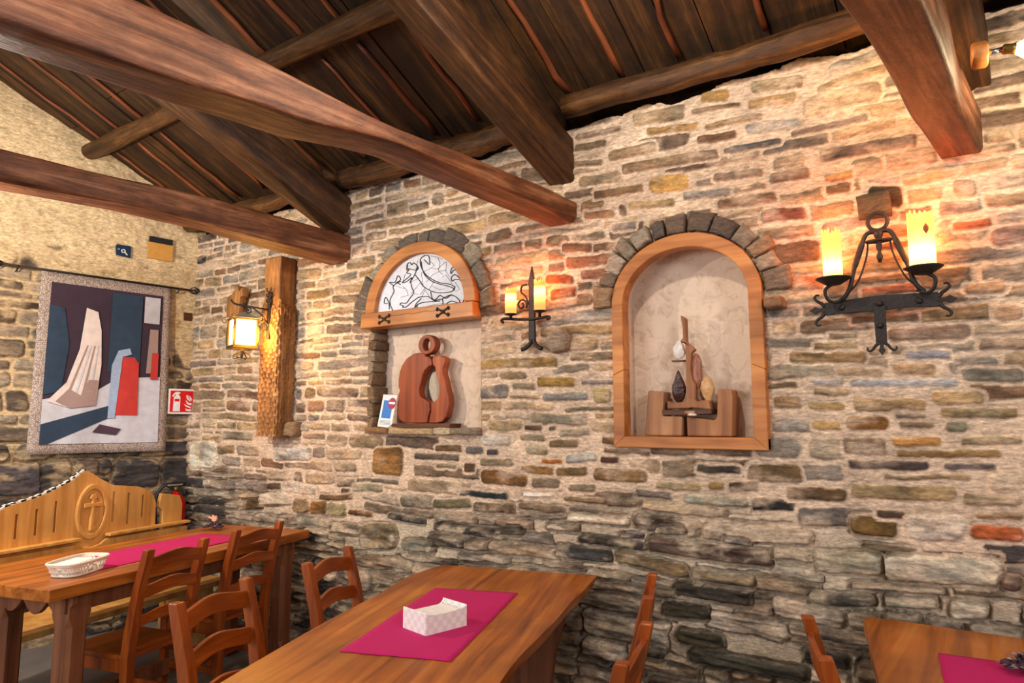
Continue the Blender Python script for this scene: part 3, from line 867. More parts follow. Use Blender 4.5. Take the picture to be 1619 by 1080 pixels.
ls = np.arange(-0.06, 4.2, 0.009)
lz = np.arange(0.0, 5.2, 0.009)
S_, Z_ = np.meshgrid(ls, lz)
LDK = [(78, 72, 68), (62, 58, 58), (96, 86, 76), (54, 50, 52), (110, 98, 84), (84, 74, 64), (70, 66, 70)]
LLT = [(150, 138, 120), (136, 124, 108), (120, 108, 94), (164, 152, 134), (104, 92, 80), (92, 76, 62)]
H2, C2, _ = masonry(S_, Z_, 23, (0.08, 0.17), (0.14, 0.36), LLT, LDK, 1.5, (206, 180, 142), (196, 170, 134), [], (0.03, 0.045), 0.75)
pl_line = 2.33 + 0.30 * np.clip((S_ - 0.9) / 0.25, 0, 1) + 0.16 * fbm(S_, Z_, 0.3, 77, 4) - 0.28 * np.clip((0.25 - S_) / 0.2, 0, 1)
pl = np.clip((Z_ - pl_line) / 0.05, 0, 1)
HP = 0.026 + 0.014 * fbm(S_, Z_, 0.10, 91, 5) + 0.02 * fbm(S_, Z_, 0.5, 95, 2)
straw = np.clip(fbm(S_ * 0.5 + Z_ * 0.4, Z_, 0.04, 131, 4) * 4 - 1.5, 0, 1)
CP = np.array(lin(214, 188, 148)[:3]) * (1 + 0.14 * fbm(S_, Z_, 0.2, 99, 4)[..., None]) * (1 - 0.55 * straw[..., None])
H2 = H2 * (1 - pl) + HP * pl
C2 = C2 * (1 - pl[..., None]) + np.clip(CP, 0.01, 0.9) * pl[..., None]
keepL = Z_ < 3.36 + 0.46 * 0.993 * S_
wall_left = struct(relief_mesh('wall_left', S_, Z_, H2, C2,
                               lambda s, z, h: C0 + s[..., None] * LD + h[..., None] * LN + np.stack([z * 0, z * 0, z], -1), keepL, M['stone']),
                   'gable wall, straw plaster above dark rubble stone')
pb = MB()
pb.box((0, 0, 0), (0.07, 0.06, 0.07))
o = pb.build('putlog_hole', M['dark_wood'], wall_left, 0.004)
o.location = LW(0.05, 2.438, 0.0)
o.rotation_euler = (0, 0, math.atan2(LD[1], LD[0]))

fl = MB()
fl.box((-2.5, -3.0, -0.05), (9.0, 8.0, 0.1))
floor = struct(fl.build('floor', M['floor']), 'dark slate floor')

# ---------------------------------------------------------------- arches of rough voussoirs and niche linings


def stone_block(mb, poly, y0, p, col, rnd):
    """a hewn stone: outline in XZ, from y0 inside the wall to -p in front of it"""
    cx = sum(q[0] for q in poly) / len(poly)
    cz = sum(q[1] for q in poly) / len(poly)
    dense = []
    n = len(poly)
    for i in range(n):
        a, b = poly[i], poly[(i + 1) % n]
        for k in range(3):
            t = k / 3
            j = 0.0035
            dense.append((a[0] + (b[0] - a[0]) * t + rnd.uniform(-j, j), a[1] + (b[1] - a[1]) * t + rnd.uniform(-j, j)))
    tl, tr = rnd.uniform(-0.25, 0.25), rnd.uniform(-0.25, 0.25)
    rings = []
    for y, k in ((y0, 0.97), (-p * 0.55, 1.0), (-p * 0.9, 0.95), (-p, 0.82), (-p * 1.04, 0.45)):
        rg = []
        for (x, z) in dense:
            X_, Z__ = cx + (x - cx) * k, cz + (z - cz) * k
            yy = y
            if y < 0:
                yy = y + (X_ - cx) * tl + (Z__ - cz) * tr + rnd.uniform(-0.003, 0.003)
            rg.append((X_, yy, Z__))
        rings.append(rg)
    mb.loft(rings, col)


def arch(name, cx, zs, rxi, rzi, th, a0, a1, seed, pal, prot):
    rnd = random.Random(seed)
    mb = MB()
    a = a0
    while a < a1 - 0.03:
        d = rnd.uniform(0.17, 0.34)
        if a + d > a1:
            d = a1 - a
        t = th * rnd.uniform(0.8, 1.2)
        g = 0.012
        r0 = rnd.uniform(-0.004, 0.008)
        b0, b1 = a + g, a + d - g
        P = lambda an, k: (cx + (rxi + r0 + k) * math.cos(an), zs + (rzi + r0 + k) * math.sin(an))
        j = lambda: rnd.uniform(-0.008, 0.008)
        poly = [P(b0, 0), P((b0 + b1) / 2, 0), P(b1, 0), P(b1 - g * 0.3, t + j()), P((b0 + b1) / 2, t + 0.004 + j()), P(b0 + g * 0.3, t + j())]
        c = lin(*rnd.choice(pal))
        k = rnd.uniform(0.8, 1.15)
        stone_block(mb, poly, 0.05, prot * rnd.uniform(0.7, 1.3), tuple(q * k for q in c[:3]) + (1,), rnd)
        a += d
    o = mb.build(name, M['stone'], wall_back, 0.0, True)
    return o


AP = [(124, 104, 88), (108, 90, 78), (146, 118, 92), (92, 80, 74), (150, 134, 116), (138, 104, 80), (164, 150, 134)]
arch('voussoir_arch', N2['cx'], 2.145, 0.383, 0.332, 0.098, -0.02, PI + 0.02, 5, AP, 0.035)
arch('voussoir_arch', N1['cx'] - 0.003, 2.20, 0.475, 0.435, 0.115, 0.03, PI - 0.03, 9, [(132, 122, 108), (112, 100, 90), (150, 138, 120), (100, 90, 82), (142, 122, 98)], 0.03)
rnd = random.Random(3)
mb = MB()
stone_block(mb, [(-1.905, 2.035), (-1.83, 2.05), (-1.80, 2.0), (-1.815, 1.935), (-1.90, 1.925), (-1.925, 1.96)], 0.05, 0.075, lin(160, 138, 118), rnd)
mb.build('jutting_stone', M['stone'], wall_back, 0, True)
mb = MB()
stone_block(mb, [(-0.79, 2.11), (-0.71, 2.105), (-0.708, 2.055), (-0.79, 2.058)], 0.05, 0.08, lin(150, 112, 84), rnd)
mb.build('jutting_stone', M['stone'], wall_back, 0, True)
mb = MB()
stone_block(mb, [(-4.13, 1.555), (-4.03, 1.56), (-4.03, 1.455), (-4.13, 1.46)], 0.05, 0.07, lin(150, 120, 90), rnd)
mb.build('jutting_stone', M['stone'], wall_back, 0, True)
mb = MB()
stone_block(mb, [(-0.40, 2.50), (-0.27, 2.50), (-0.275, 2.40), (-0.395, 2.40)], 0.05, 0.07, lin(84, 74, 56), rnd)
mb.build('jutting_stone', M['stone'], wall_back, 0, True)


def outline(cx, hw, zs, rz, z0, n=28):
    pts = [(cx + hw, z0), (cx + hw, zs)]
    pts = [(cx + hw, z0 + (zs - z0) * k / 4) for k in range(4)]
    pts += [(cx + hw * math.cos(PI * k / n), zs + rz * math.sin(PI * k / n)) for k in range(n + 1)]
    pts += [(cx - hw, zs - (zs - z0) * (k + 1) / 4) for k in range(4)]
    return pts


# niche linings (plaster back, reveals)
mb = MB()
ol = outline(N2['cx'], 0.346, 2.145, 0.29, 1.458)
n = len(ol)
mb.add([(p[0], -0.004, p[1]) for p in ol] + [(p[0], 0.15, p[1]) for p in ol],
       [(i, (i + 1) % n, (i + 1) % n + n, i + n) for i in range(n)] + [tuple(range(n, 2 * n))])
struct(mb.build('niche_lining', M['plaster'], wall_back))
mb = MB()
ol = [(-2.414, 1.50), (-2.414, 2.24), (-2.45, 2.36), (-3.28, 2.36), (-3.326, 2.24), (-3.326, 1.50)]
n = len(ol)
mb.add([(p[0], 0.0, p[1]) for p in ol] + [(p[0], 0.12, p[1]) for p in ol],
       [(i, (i + 1) % n, (i + 1) % n + n, i + n) for i in range(n)] + [tuple(range(n, 2 * n))])
struct(mb.build('niche_lining', M['plaster'], wall_back))
# rough stones of the left jamb and the sill of the first niche
mb = MB()
rnd = random.Random(12)
z = 1.51
while z < 2.15:
    h = rnd.uniform(0.05, 0.12)
    k = rnd.uniform(0.02, 0.045)
    c = rnd.choice([(110, 84, 62), (86, 64, 48), (132, 108, 82), (70, 54, 44), (150, 130, 106)])
    stone_block(mb, [(-3.345, z + 0.004), (-3.325 + k, z + 0.004), (-3.325 + k, z + h - 0.004), (-3.345, z + h - 0.004)], 0.115, 0.012, lin(*c), rnd)
    z += h
mb.build('jamb_stone', M['stone'], wall_back, 0, True)
mb = MB()
for x0, x1, c in ((-3.34, -3.12, (150, 112, 78)), (-3.115, -2.76, (186, 160, 122)), (-2.755, -2.60, (190, 172, 146)), (-2.595, -2.41, (138, 122, 104))):
    stone_block(mb, [(x0, 1.482), (x1, 1.48), (x1, 1.52), (x0, 1.522)], 0.115, 0.05, lin(*c), rnd)
mb.build('niche_sill', M['stone'], wall_back, 0, True)

# ---------------------------------------------------------------- roof
ROOF0, SL = 3.31, 0.46
rnd = random.Random(5)
mb = MB()
TH = math.atan(SL)
ca, sa = math.cos(TH), math.sin(TH)
# local: x along the wall, y up the slope (towards the room), z down into the room
x = -6.3
while x < 1.7:
    w = rnd.uniform(0.16, 0.32)
    y0 = -0.45
    while y0 < 4.1:
        y1 = min(4.1, y0 + rnd.uniform(1.2, 2.6))
        mb.box((x + w / 2, (y0 + y1) / 2, -0.015 - rnd.uniform(0, 0.014)), (w - 0.006, y1 - y0 - 0.006, 0.022))
        y0 = y1
    x += w
mb.box((-2.3, 1.8, -0.06), (8.0, 4.6, 0.02))
ceiling = struct(mb.build('ceiling', M['board'], None, 0.002), 'dark board underside of the sloping roof')
ceiling.location = (0, 0, ROOF0)
ceiling.rotation_euler = (PI - TH, 0, 0)
for bx in (0.55, 0.2, -0.32, -0.715, -1.13, -1.44, -1.77, -2.06, -2.38, -2.72, -3.02, -3.36, -3.78, -4.12, -4.45, -4.8, -5.12, -5.42):
    for a, b in ((0.09, 0.80), (0.86, 1.85), (1.9, 3.4)):
        m = MB()
        p = [(bx + rnd.uniform(-.012, .012), a + (b - a) * k / 6, 0.006 + rnd.uniform(-.003, .003)) for k in range(7)]
        r0 = rnd.uniform(0.012, 0.018)
        m.tube(p, lambda t: r0 * (1 - 0.25 * t), 8)
        m.build('batten', M['batten'], ceiling, 0, True)

DA = math.atan2(LD[1], LD[0])


def beam(name, label, cat, origin, rz, st, mat, step=0.05, seed=1, rough=0.008, square=0.22, group=None):
    """st: (s, z bottom, z top, width, side shift); the +Y face of the beam lies on the local y = shift line"""
    rnd = random.Random(seed)
    ph = [(rnd.uniform(0, 6.28), rnd.uniform(1.5, 9), rnd.uniform(-1, 1), rnd.uniform(-1, 1)) for _ in range(10)]
    S = np.array([q[0] for q in st])
    f = [np.array([q[k] for q in st]) for k in range(1, 5)]
    n = int((S[-1] - S[0]) / step) + 1
    rings = []
    for i in range(n + 1):
        s = S[0] + (S[-1] - S[0]) * i / n
        zb, zt, w, yo = [float(np.interp(s, S, q)) for q in f]
        h = zt - zb
        rg = []
        for k in range(24):
            a = 2 * PI * k / 24
            c, d = math.cos(a), math.sin(a)
            e = square
            u = math.copysign(abs(c) ** e, c)
            v = math.copysign(abs(d) ** e, d)
            wob = sum(math.sin(p + s * fq + a * (2 + j % 4)) * (0.6 if j < 5 else 0.4) for j, (p, fq, _, _) in enumerate(ph)) / 5
            wob2 = sum(math.sin(p * 2 + s * fq * 1.7) * g for (p, fq, g, _) in ph) / 6
            rg.append((s, yo - w / 2 + u * (w / 2 + rough * wob) + 0.006 * wob2, (zb + zt) / 2 + v * (h / 2 + rough * wob)))
        rings.append(rg)
    mb = MB()
    mb.loft(rings)
    o = mb.build(name, mat, None, 0, True)
    b = o.modifiers.new('edges', 'EDGE_SPLIT')
    b.split_angle = math.radians(50)
    o.location = origin
    o.rotation_euler = (0, 0, rz)
    tag(o, label, cat, group)
    return o


beam('tie_beam', 'crooked adzed tie beam crossing in front of the half-round mosaic window', 'beam', (-1.77, 0, 0), DA,
     [(-0.02, 2.634, 2.745, 0.17, 0), (0.3, 2.655, 2.765, 0.19, 0), (0.6, 2.667, 2.77, 0.2, 0), (1.0, 2.68, 2.76, 0.2, 0), (1.2, 2.69, 2.76, 0.2, 0), (1.4, 2.675, 2.77, 0.2, 0),
      (1.65, 2.64, 2.79, 0.2, 0.0), (1.85, 2.638, 2.81, 0.2, 0.0), (2.05, 2.622, 2.825, 0.2, 0), (2.6, 2.615, 2.84, 0.2, 0), (3.6, 2.61, 2.86, 0.2, 0)],
     M['beam'], seed=4, group=None)
beam('tie_beam', 'tie beam with a bright upper edge above the tapestry and the lantern post', 'beam', (-3.56, 0, 0), DA,
     [(-0.02, 2.655, 2.845, 0.21, 0), (0.35, 2.675, 2.86, 0.21, 0), (0.72, 2.69, 2.87, 0.2, 0), (1.0, 2.71, 2.87, 0.2, 0), (1.45, 2.72, 2.858, 0.2, 0), (2.0, 2.70, 2.86, 0.2, 0), (3.4, 2.68, 2.87, 0.2, 0)],
     M['beam'], seed=8)
beam('tie_beam', 'massive tie beam overhead that carries the spotlight', 'beam', (0.055, 0, 0), DA,
     [(-0.02, 2.60, 2.79, 0.14, 0), (0.5, 2.60, 2.80, 0.15, 0), (1.0, 2.60, 2.82, 0.16, 0.03), (1.6, 2.60, 2.83, 0.17, 0.04), (3.4, 2.60, 2.84, 0.18, 0.05)],
     M['beam'], seed=12)
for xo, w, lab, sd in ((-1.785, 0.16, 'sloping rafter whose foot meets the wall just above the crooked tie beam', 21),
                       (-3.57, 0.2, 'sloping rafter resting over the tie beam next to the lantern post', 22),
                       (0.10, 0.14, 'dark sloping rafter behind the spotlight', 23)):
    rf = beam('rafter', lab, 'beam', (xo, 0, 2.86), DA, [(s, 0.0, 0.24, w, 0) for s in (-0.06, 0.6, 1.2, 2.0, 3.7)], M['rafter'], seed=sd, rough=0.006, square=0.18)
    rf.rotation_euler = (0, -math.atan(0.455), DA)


def pole(label, x0, x1, y, z, r, sd, cat='beam', name='purlin'):
    rnd = random.Random(sd)
    mb = MB()
    n = 30
    p = [(x0 + (x1 - x0) * k / n, y + rnd.uniform(-.004, .004), z + rnd.uniform(-.005, .005) + 0.012 * math.sin(k * 0.4 + sd)) for k in range(n + 1)]
    q = [rnd.uniform(0.93, 1.07) for _ in range(n + 1)]
    mb.tube(p, lambda t: r * q[int(round(t * n))], 14)
    o = mb.build(name, M['purlin'], None, 0, True)
    return tag(o, label, cat)


pole('round wall purlin above the arched niche and the big sconce', -1.77, 1.25, -0.105, 3.235, 0.062, 1)
pole('wall purlin above the half-round window between two rafters', -3.54, -1.96, -0.10, 3.205, 0.07, 2)
pole('short wall purlin in the left corner above the lantern', -5.46, -3.8, -0.10, 3.215, 0.06, 3)
pole('long upper purlin crossing the boards behind both rafters', -5.58, 1.3, -0.86, 3.645, 0.062, 4)
pole('uppermost purlin near the top of the boards', -5.7, 1.3, -1.85, 4.10, 0.062, 5)

# ---------------------------------------------------------------- left wall: tapestry, rod, sign, tiles
LRZ = math.atan2(LD[1], LD[0])          # local x runs from the corner towards the camera, local y = +90 deg = into the room


def lwE(name, label, cat, s, z, h, **kw):
    return E(name, label, cat, LW(s, z, h), LRZ, **kw)


# check the side: local +Y must point into the room
t = lwE('curtain_rod', 'thin iron rod with openwork cage finials holding the tapestry', 'rod', 0.0, 2.655, 0.085)
m = MB(); m.tube([(0.06, 0, 0.0), (1.62, 0, 0.0)], 0.008, 10); m.build('rod', M['iron'], t, 0, True)
for s0 in (0.035, 1.40):
    m = MB()
    for k in range(6):
        a = k * PI / 3
        m.tube([(s0 - 0.045 + 0.09 * q / 10, 0.03 * math.sin(PI * q / 10) * math.cos(a + q * 0.16), 0.03 * math.sin(PI * q / 10) * math.sin(a + q * 0.16)) for q in range(11)], 0.004, 6)
    m.build('finial', M['iron'], t, 0, True)
for s0 in (0.16, 1.27):
    m = MB(); m.tube([(s0, -0.06, -0.03), (s0, -0.02, -0.03), (s0, 0.0, -0.012), (s0, 0.012, 0.0)], 0.005, 6)
    m.build('bracket', M['iron'], t, 0, True)

t = lwE('tapestry', 'hanging woven tapestry with a beige patterned border on the gable wall', 'tapestry', 0.21, 1.33, 0.07)
TW, THt = 0.91, 1.32


def sheet(mb, x0, x1, z0, z1, off, nx=24, nz=24, bend=True):
    vs, fs = [], []
    wave = lambda x, z: 0.010 * math.sin(x * 9 + 0.6) * (1 - z / THt) + 0.006 * math.sin(x * 23 + z * 2) * (1 - z / THt) + 0.02 * (1 - z / THt) ** 2
    flare = lambda x, z: x + (x - TW / 2) * 0.025 * (1 - z / THt)
    for j in range(nz + 1):
        for i in range(nx + 1):
            x = x0 + (x1 - x0) * i / nx
            z = z0 + (z1 - z0) * j / nz
            vs.append((flare(x, z), wave(x, z) + off, z))
    for j in range(nz):
        for i in range(nx):
            a = j * (nx + 1) + i
            fs.append((a, a + 1, a + nx + 2, a + nx + 1))
    mb.add(vs, fs)


def solid(o, th=0.004):
    b = o.modifiers.new('thick', 'SOLIDIFY')
    b.thickness = th
    return o


m = MB(); sheet(m, 0, TW, 0, THt, 0.0); solid(m.build('border', M['border'], t, 0, True), 0.006)
# plain picture field: dark hall, pale floor, a cream hanging cloth and a scarlet banner (no figures)
BX0, BX1, BZ0, BZ1 = 0.065, TW - 0.065, 0.07, THt - 0.075


def field(name, mat, poly, off):
    """patch of weave: polygon given as fractions (0 left .. 1 right as seen, 0 bottom .. 1 top)"""
    mb = MB()
    pts = [(BX1 - (BX1 - BX0) * p[0], BZ0 + (BZ1 - BZ0) * p[1]) for p in poly]
    wave = lambda x, z: 0.010 * math.sin(x * 9 + 0.6) * (1 - z / THt) + 0.006 * math.sin(x * 23 + z * 2) * (1 - z / THt) + 0.02 * (1 - z / THt) ** 2
    bm = bmesh.new()
    f = bm.faces.new([bm.verts.new((p[0], 0, p[1])) for p in pts])
    bmesh.ops.triangulate(bm, faces=[f])
    for _ in range(4):
        bmesh.ops.subdivide_edges(bm, edges=[e for e in bm.edges if e.calc_length() > 0.07], cuts=1)
        bmesh.ops.triangulate(bm, faces=bm.faces[:])
    bm.verts.index_update()
    vs = [(v.co.x + (v.co.x - TW / 2) * 0.025 * (1 - v.co.z / THt), wave(v.co.x, v.co.z) + off, v.co.z) for v in bm.verts]
    fs = [tuple(v.index for v in q.verts) for q in bm.faces]
    bm.free()
    mb.add(vs, fs)
    return mb.build(name, mat, pic, 0, False)


m = MB(); sheet(m, BX0, BX1, BZ0, BZ1, 0.004)
pic = m.build('picture', M['plum'], t, 0, True)
field('woven_floor', M['fog'], [(0, 0), (1, 0), (1, .44), (.62, .42), (.45, .34), (.0, .27)], 0.009)
field('woven_step', M['teal'], [(0, 0), (.06, 0), (.62, .18), (.60, .25), (.0, .12)], 0.013)
field('woven_wall', M['teal'], [(0, .30), (.14, .32), (.18, .62), (.12, .84), (0, .86)], 0.013)
field('woven_drape', M['teal'], [(.52, .46), (.80, .46), (.80, .98), (.52, .98)], 0.013)
field('woven_window', M['fog'], [(.82, .80), (.97, .80), (.97, .98), (.82, .98)], 0.013)
field('woven_cloth', M['cream'], [(.03, .26), (.22, .22), (.43, .24), (.46, .50), (.44, .72), (.40, .84), (.30, .86), (.27, .60), (.18, .38)], 0.018)
for k_ in range(4):
    field('woven_fold', M['fog' if k_ % 2 else 'dried2'], [(.16 + .065 * k_, .245), (.18 + .065 * k_, .24), (.335 + .03 * k_, .62), (.325 + .03 * k_, .62)], 0.022)
field('woven_shade', M['dried2'], [(.10, .26), (.22, .22), (.43, .24), (.45, .40), (.36, .40), (.30, .30), (.20, .34)], 0.0225)
field('woven_banner', M['scarlet'], [(.60, .18), (.80, .18), (.79, .52), (.75, .56), (.64, .56)], 0.019)
field('woven_band', M['greyprint'], [(.54, .16), (.60, .16), (.64, .56), (.72, .58), (.70, .62), (.60, .60), (.55, .50)], 0.023)
field('woven_base', M['dried'], [(.42, .07), (.62, .05), (.66, .09), (.48, .12)], 0.019)
field('woven_panel', M['dried2'], [(.86, .46), (.97, .46), (.96, .76), (.88, .76)], 0.019)
field('woven_strip', M['scarlet'], [(.90, .42), (.97, .42), (.97, .60), (.91, .60)], 0.023)

# fire equipment sign
t = lwE('fire_sign', 'square red fire extinguisher sign with white border beside the tapestry', 'sign', 0.085, 1.726, 0.075)
m = MB(); m.box((0, 0, 0), (0.212, 0.006, 0.204)); m.build('backing', M['white'], t, 0.002)
m = MB(); m.box((0, 0.004, 0), (0.182, 0.004, 0.174)); m.build('red_panel', M['red'], t)
m = MB()
sx = lambda u, v: (0.091 - 0.182 * u, -0.087 + 0.174 * v)
m.prism([sx(*p) for p in [(.13, .04), (.43, .04), (.43, .70), (.36, .80), (.33, .84), (.43, .88), (.40, .93), (.30, .95), (.20, .93), (.09, .78), (.07, .72), (.11, .71), (.21, .84), (.24, .80), (.15, .70)]], 0.0062, 0.0085)
m.build('extinguisher_pictogram', M['white'], t)
m = MB(); m.prism([sx(*p) for p in [(.18, .50), (.39, .50), (.39, .62), (.18, .62)]], 0.0086, 0.0095); m.build('pictogram_band', M['red'], t)
m = MB()
for fl_ in ([(.68, .80), (.72, .62), (.86, .50), (.88, .53), (.80, .64), (.76, .80)], [(.82, .78), (.84, .62), (.93, .52), (.94, .62), (.88, .72)],
            [(.67, .56), (.74, .38), (.93, .32), (.93, .44), (.80, .44), (.70, .54)], [(.60, .38), (.70, .26), (.90, .18), (.93, .24), (.78, .30)],
            [(.67, .18), (.72, .06), (.92, .04), (.92, .14), (.78, .13)]):
    m.prism([sx(*p) for p in fl_], 0.0062, 0.0085)
m.build('flames_pictogram', M['white'], t)

t = lwE('wall_plaque', 'small dark blue plaque with a white mark on the straw plaster', 'plaque', 0.59, 2.898, 0.045)
m = MB(); m.prism([(-.055, -.05), (.05, -.04), (.057, .03), (.048, .046), (-.05, .048), (-.057, .04)], 0.0, 0.012); m.build('plate', M['navy'], t, 0.003)
m = MB(); m.tube([(-0.03, .0125, -.03), (-.012, .0125, -.008), (-.012, .0125, .006), (0, .0125, .012), (.014, .0125, .002), (.008, .0125, -.012), (-.01, .0125, -.012)], 0.004, 6)
m.box((.034, .0125, .008), (.014, .004, .004))
m.build('white_mark', M['white'], t)
t = lwE('wall_board', 'square ochre board with a dark mottled top strip on the straw plaster', 'board', 0.31, 2.965, 0.045)
m = MB(); m.box((0, 0, -0.02), (0.195, 0.016, 0.135)); m.build('panel', M['ochre'], t, 0.002)
m = MB(); m.box((0.0, 0, 0.072), (0.185, 0.02, 0.048)); m.build('top_strip', M['black'], t, 0.004)

# ---------------------------------------------------------------- lantern post and lantern
PX0, PX1, PY = -4.31, -4.12, -0.155
t = E('timber_post', 'weathered timber post with a carved basket-like face, lantern fixed to it', 'post', ((PX0 + PX1) / 2, PY, 1.455))
# carved lower face as relief wrapping front and right side; plain upper part
hw_ = (PX1 - PX0) / 2
m = MB()
m.loft([[(hw_ * c[0] * k, 0.075 + 0.07 * c[1] * k, z) for c in ((-1, -1), (0, -1.06), (1, -1), (1.03, 0), (1, 1), (0, 1), (-1, 1), (-1.03, 0))] for z, k in ((0.0, 1.0), (0.5, .97), (0.9, .97))])
m.build('core', M['post'], t)
m = MB()
rg = []
rn = random.Random(8)
for z, k, dx in ((0.90, 0.93, 0), (0.98, .95, -.004), (1.08, .95, -.006), (1.20, .98, -.01), (1.30, 1.0, -.006)):
    rg.append([(dx + hw_ * c[0] * k + rn.uniform(-.004, .004), 0.075 + 0.07 * c[1] * k, z) for c in ((-1, -1), (-.3, -1.05), (.3, -1.02), (1, -1), (1.02, 0), (1, 1), (0, 1), (-1, 1), (-1.03, 0))])
m.loft(rg)
m.build('upper_post', M['post'], t, 0.012)
vs, fs = [], []
NX, NZ = 120, 260
per = [(-hw_ - 0.004, 0.10), (-hw_ - 0.004, 0.0), (hw_ + 0.004, 0.0), (hw_ + 0.004, 0.15)]
seg_l = [0.10, 2 * hw_ + 0.008, 0.15]
tot = sum(seg_l)
for j in range(NZ + 1):
    z = 0.98 * j / NZ
    for i in range(NX + 1):
        d = tot * i / NX
        if d < seg_l[0]:
            p, nn = (per[0][0], per[0][1] - d), (-1, 0)
        elif d < seg_l[0] + seg_l[1]:
            p, nn = (per[1][0] + d - seg_l[0], 0.0), (0, -1)
        else:
            p, nn = (per[2][0], d - seg_l[0] - seg_l[1]), (1, 0)
        u, v = d / 0.024, z / 0.070
        v += 0.5 * (int(u) % 2) + 0.1 * math.sin(d * 60)
        dim = (math.sin(PI * (u % 1.0)) * math.sin(PI * (v % 1.0))) ** 0.8
        h = 0.010 - 0.020 * dim + 0.004 * math.sin(d * 31 + z * 17) + 0.004 * math.sin(z * 40 + d * 9)
        h -= 0.03 * max(0, (z - 0.88) / 0.10) ** 2
        vs.append((p[0] + nn[0] * h, p[1] + nn[1] * h, z))
for j in range(NZ):
    for i in range(NX):
        a = j * (NX + 1) + i
        fs.append((a, a + 1, a + NX + 2, a + NX + 1))
m = MB(); m.add(vs, fs); m.build('carved_face', M['post'], t, 0, True)

LX, LY, LZ = -4.345, -0.285, 2.29          # lantern: centre of its top plate
t = E('wall_lantern', 'iron wall lantern with glowing glass hanging from a scrolled bracket on the post', 'lantern', (LX, LY, LZ))
ax, ay = PX0 - LX + 0.055, PY - LY - 0.012       # where the back plate sits on the post, in lantern space
m = MB()
m.box((ax + 0.04, ay, 0.03), (0.03, 0.012, 0.34))
for k, zz in enumerate((0.12, 0.16, 0.20)):
    for sg in (-1, 1):
        m.tube([(ax + 0.04, ay - 0.004, zz), (ax + 0.04 + sg * 0.02, ay - 0.006, zz + 0.008), (ax + 0.04 + sg * 0.03, ay - 0.006, zz + 0.024), (ax + 0.04 + sg * 0.018, ay - 0.006, zz + 0.03)], 0.005, 6)
m.build('back_plate', M['iron'], t, 0.002)
m = MB()
A0, A1 = Vector((ax + 0.04, ay, 0.07)), Vector((-0.03, -0.06, 0.105))
m.tube([A0, A0.lerp(A1, .5), A0.lerp(A1, .9), A1 + Vector((0, 0, 0.004)), A1 + Vector((-0.012, -0.01, 0.02)), A1 + Vector((-0.01, -0.014, 0.032))], 0.007, 8)
d = (A1 - A0).normalized()
m.tube([A0 + d * 0.13 + Vector((0, 0, -0.0)), A0 + d * 0.10 + Vector((0, 0, -0.012)), A0 + d * 0.05 + Vector((0, 0, -0.045)), A0 + d * 0.01 + Vector((0, 0, -0.10)), A0 + Vector((0, 0, -0.12))], 0.006, 8)
for cc, r_ in ((A0 + d * 0.145 + Vector((0, 0, -0.03)), 0.028), (A0 + d * 0.03 + Vector((0, 0, -0.135)), 0.028)):
    m.tube([cc + d * (r_ * (1 - q / 26) * math.cos(q * 0.45)) + Vector((0, 0, r_ * (1 - q / 26) * math.sin(q * 0.45))) for q in range(24)], 0.005, 6)
m.build('bracket_arm', M['iron'], t, 0, True)
m = MB(); m.tube([Vector((0, 0, 0.10)) + Vector((0.012 * math.cos(q * PI / 6), 0, 0.016 * math.sin(q * PI / 6))) for q in range(12)], 0.003, 6, True)
m.tube([(0, 0, 0.03), (0, 0, 0.09)], 0.004, 6)
m.build('hanging_ring', M['iron'], t, 0, True)
Rz = Matrix.Rotation(math.radians(-17), 4, 'Z')
m = MB(); m.lathe([(0.125, 0.0), (0.118, 0.008), (0.03, 0.045), (0.012, 0.052)], 4, mat=Matrix.Rotation(math.radians(45 - 17), 4, 'Z')); m.build('roof_plate', M['pewter'], t, 0.002)
HW = 0.078
m = MB(); m.box((0, 0, -0.105), (HW * 2 - 0.012, HW * 2 - 0.012, 0.19), mat=Rz); m.build('glass', M['lampglass'], t)
for sx_ in (-1, 1):
    for sy_ in (-1, 1):
        m = MB(); m.box((sx_ * HW, sy_ * HW, -0.105), (0.014, 0.014, 0.20), mat=Rz); m.build('corner_bar', M['brass'], t, 0.002)
for zz, hh in ((-0.006, 0.012), (-0.205, 0.024)):
    m = MB()
    sqr = lambda h_: [(a * h_, b * h_) for a, b in ((-1, -1), (1, -1), (1, 1), (-1, 1))]
    m.ring(sqr(HW - 0.008), sqr(HW + 0.008), -hh / 2, hh / 2, mat=Rz @ Matrix.Translation((0, 0, zz)) @ Matrix.Rotation(PI / 2, 4, 'X'))
    m.build('frame_band', M['brass'], t, 0.002)
for k in range(4):
    m = MB()
    Rk = Rz @ Matrix.Rotation(k * PI / 2 + PI / 4, 4, 'Z')
    e = HW * 1.414
    m.tube([Vector(p) for p in spiral((e + 0.03, -0.008), 0.024, 0.006, PI * 0.6, -1.1)], 0.004, 6, mat=Rk)
    m.tube([(e + 0.002, 0, -0.03), (e + 0.014, 0, -0.08), (e + 0.014, 0, -0.15), (e + 0.004, 0, -0.205)], 0.004, 6, mat=Rk)
    m.build('corner_scroll', M['brass'], t, 0, True)
m = MB()
m.tube([(0, 0, -0.21), (0.004, 0, -0.235), (0, 0, -0.285)], 0.009, 8)
for k in range(4):
    m.tube([(0, 0, -0.222), (0.03, 0, -0.24), (0.06, 0, -0.262), (0.066, 0, -0.275), (0.054, 0, -0.284), (0.03, 0, -0.278)], 0.0045, 6, mat=Rz @ Matrix.Rotation(k * PI / 2 + PI / 4, 4, 'Z'))
m.build('bottom_scroll', M['brass'], t, 0, True)
point('lantern_light', (LX + 0.13, LY + 0.0, LZ - 0.12), 13, (1.0, 0.52, 0.12), 0.05)

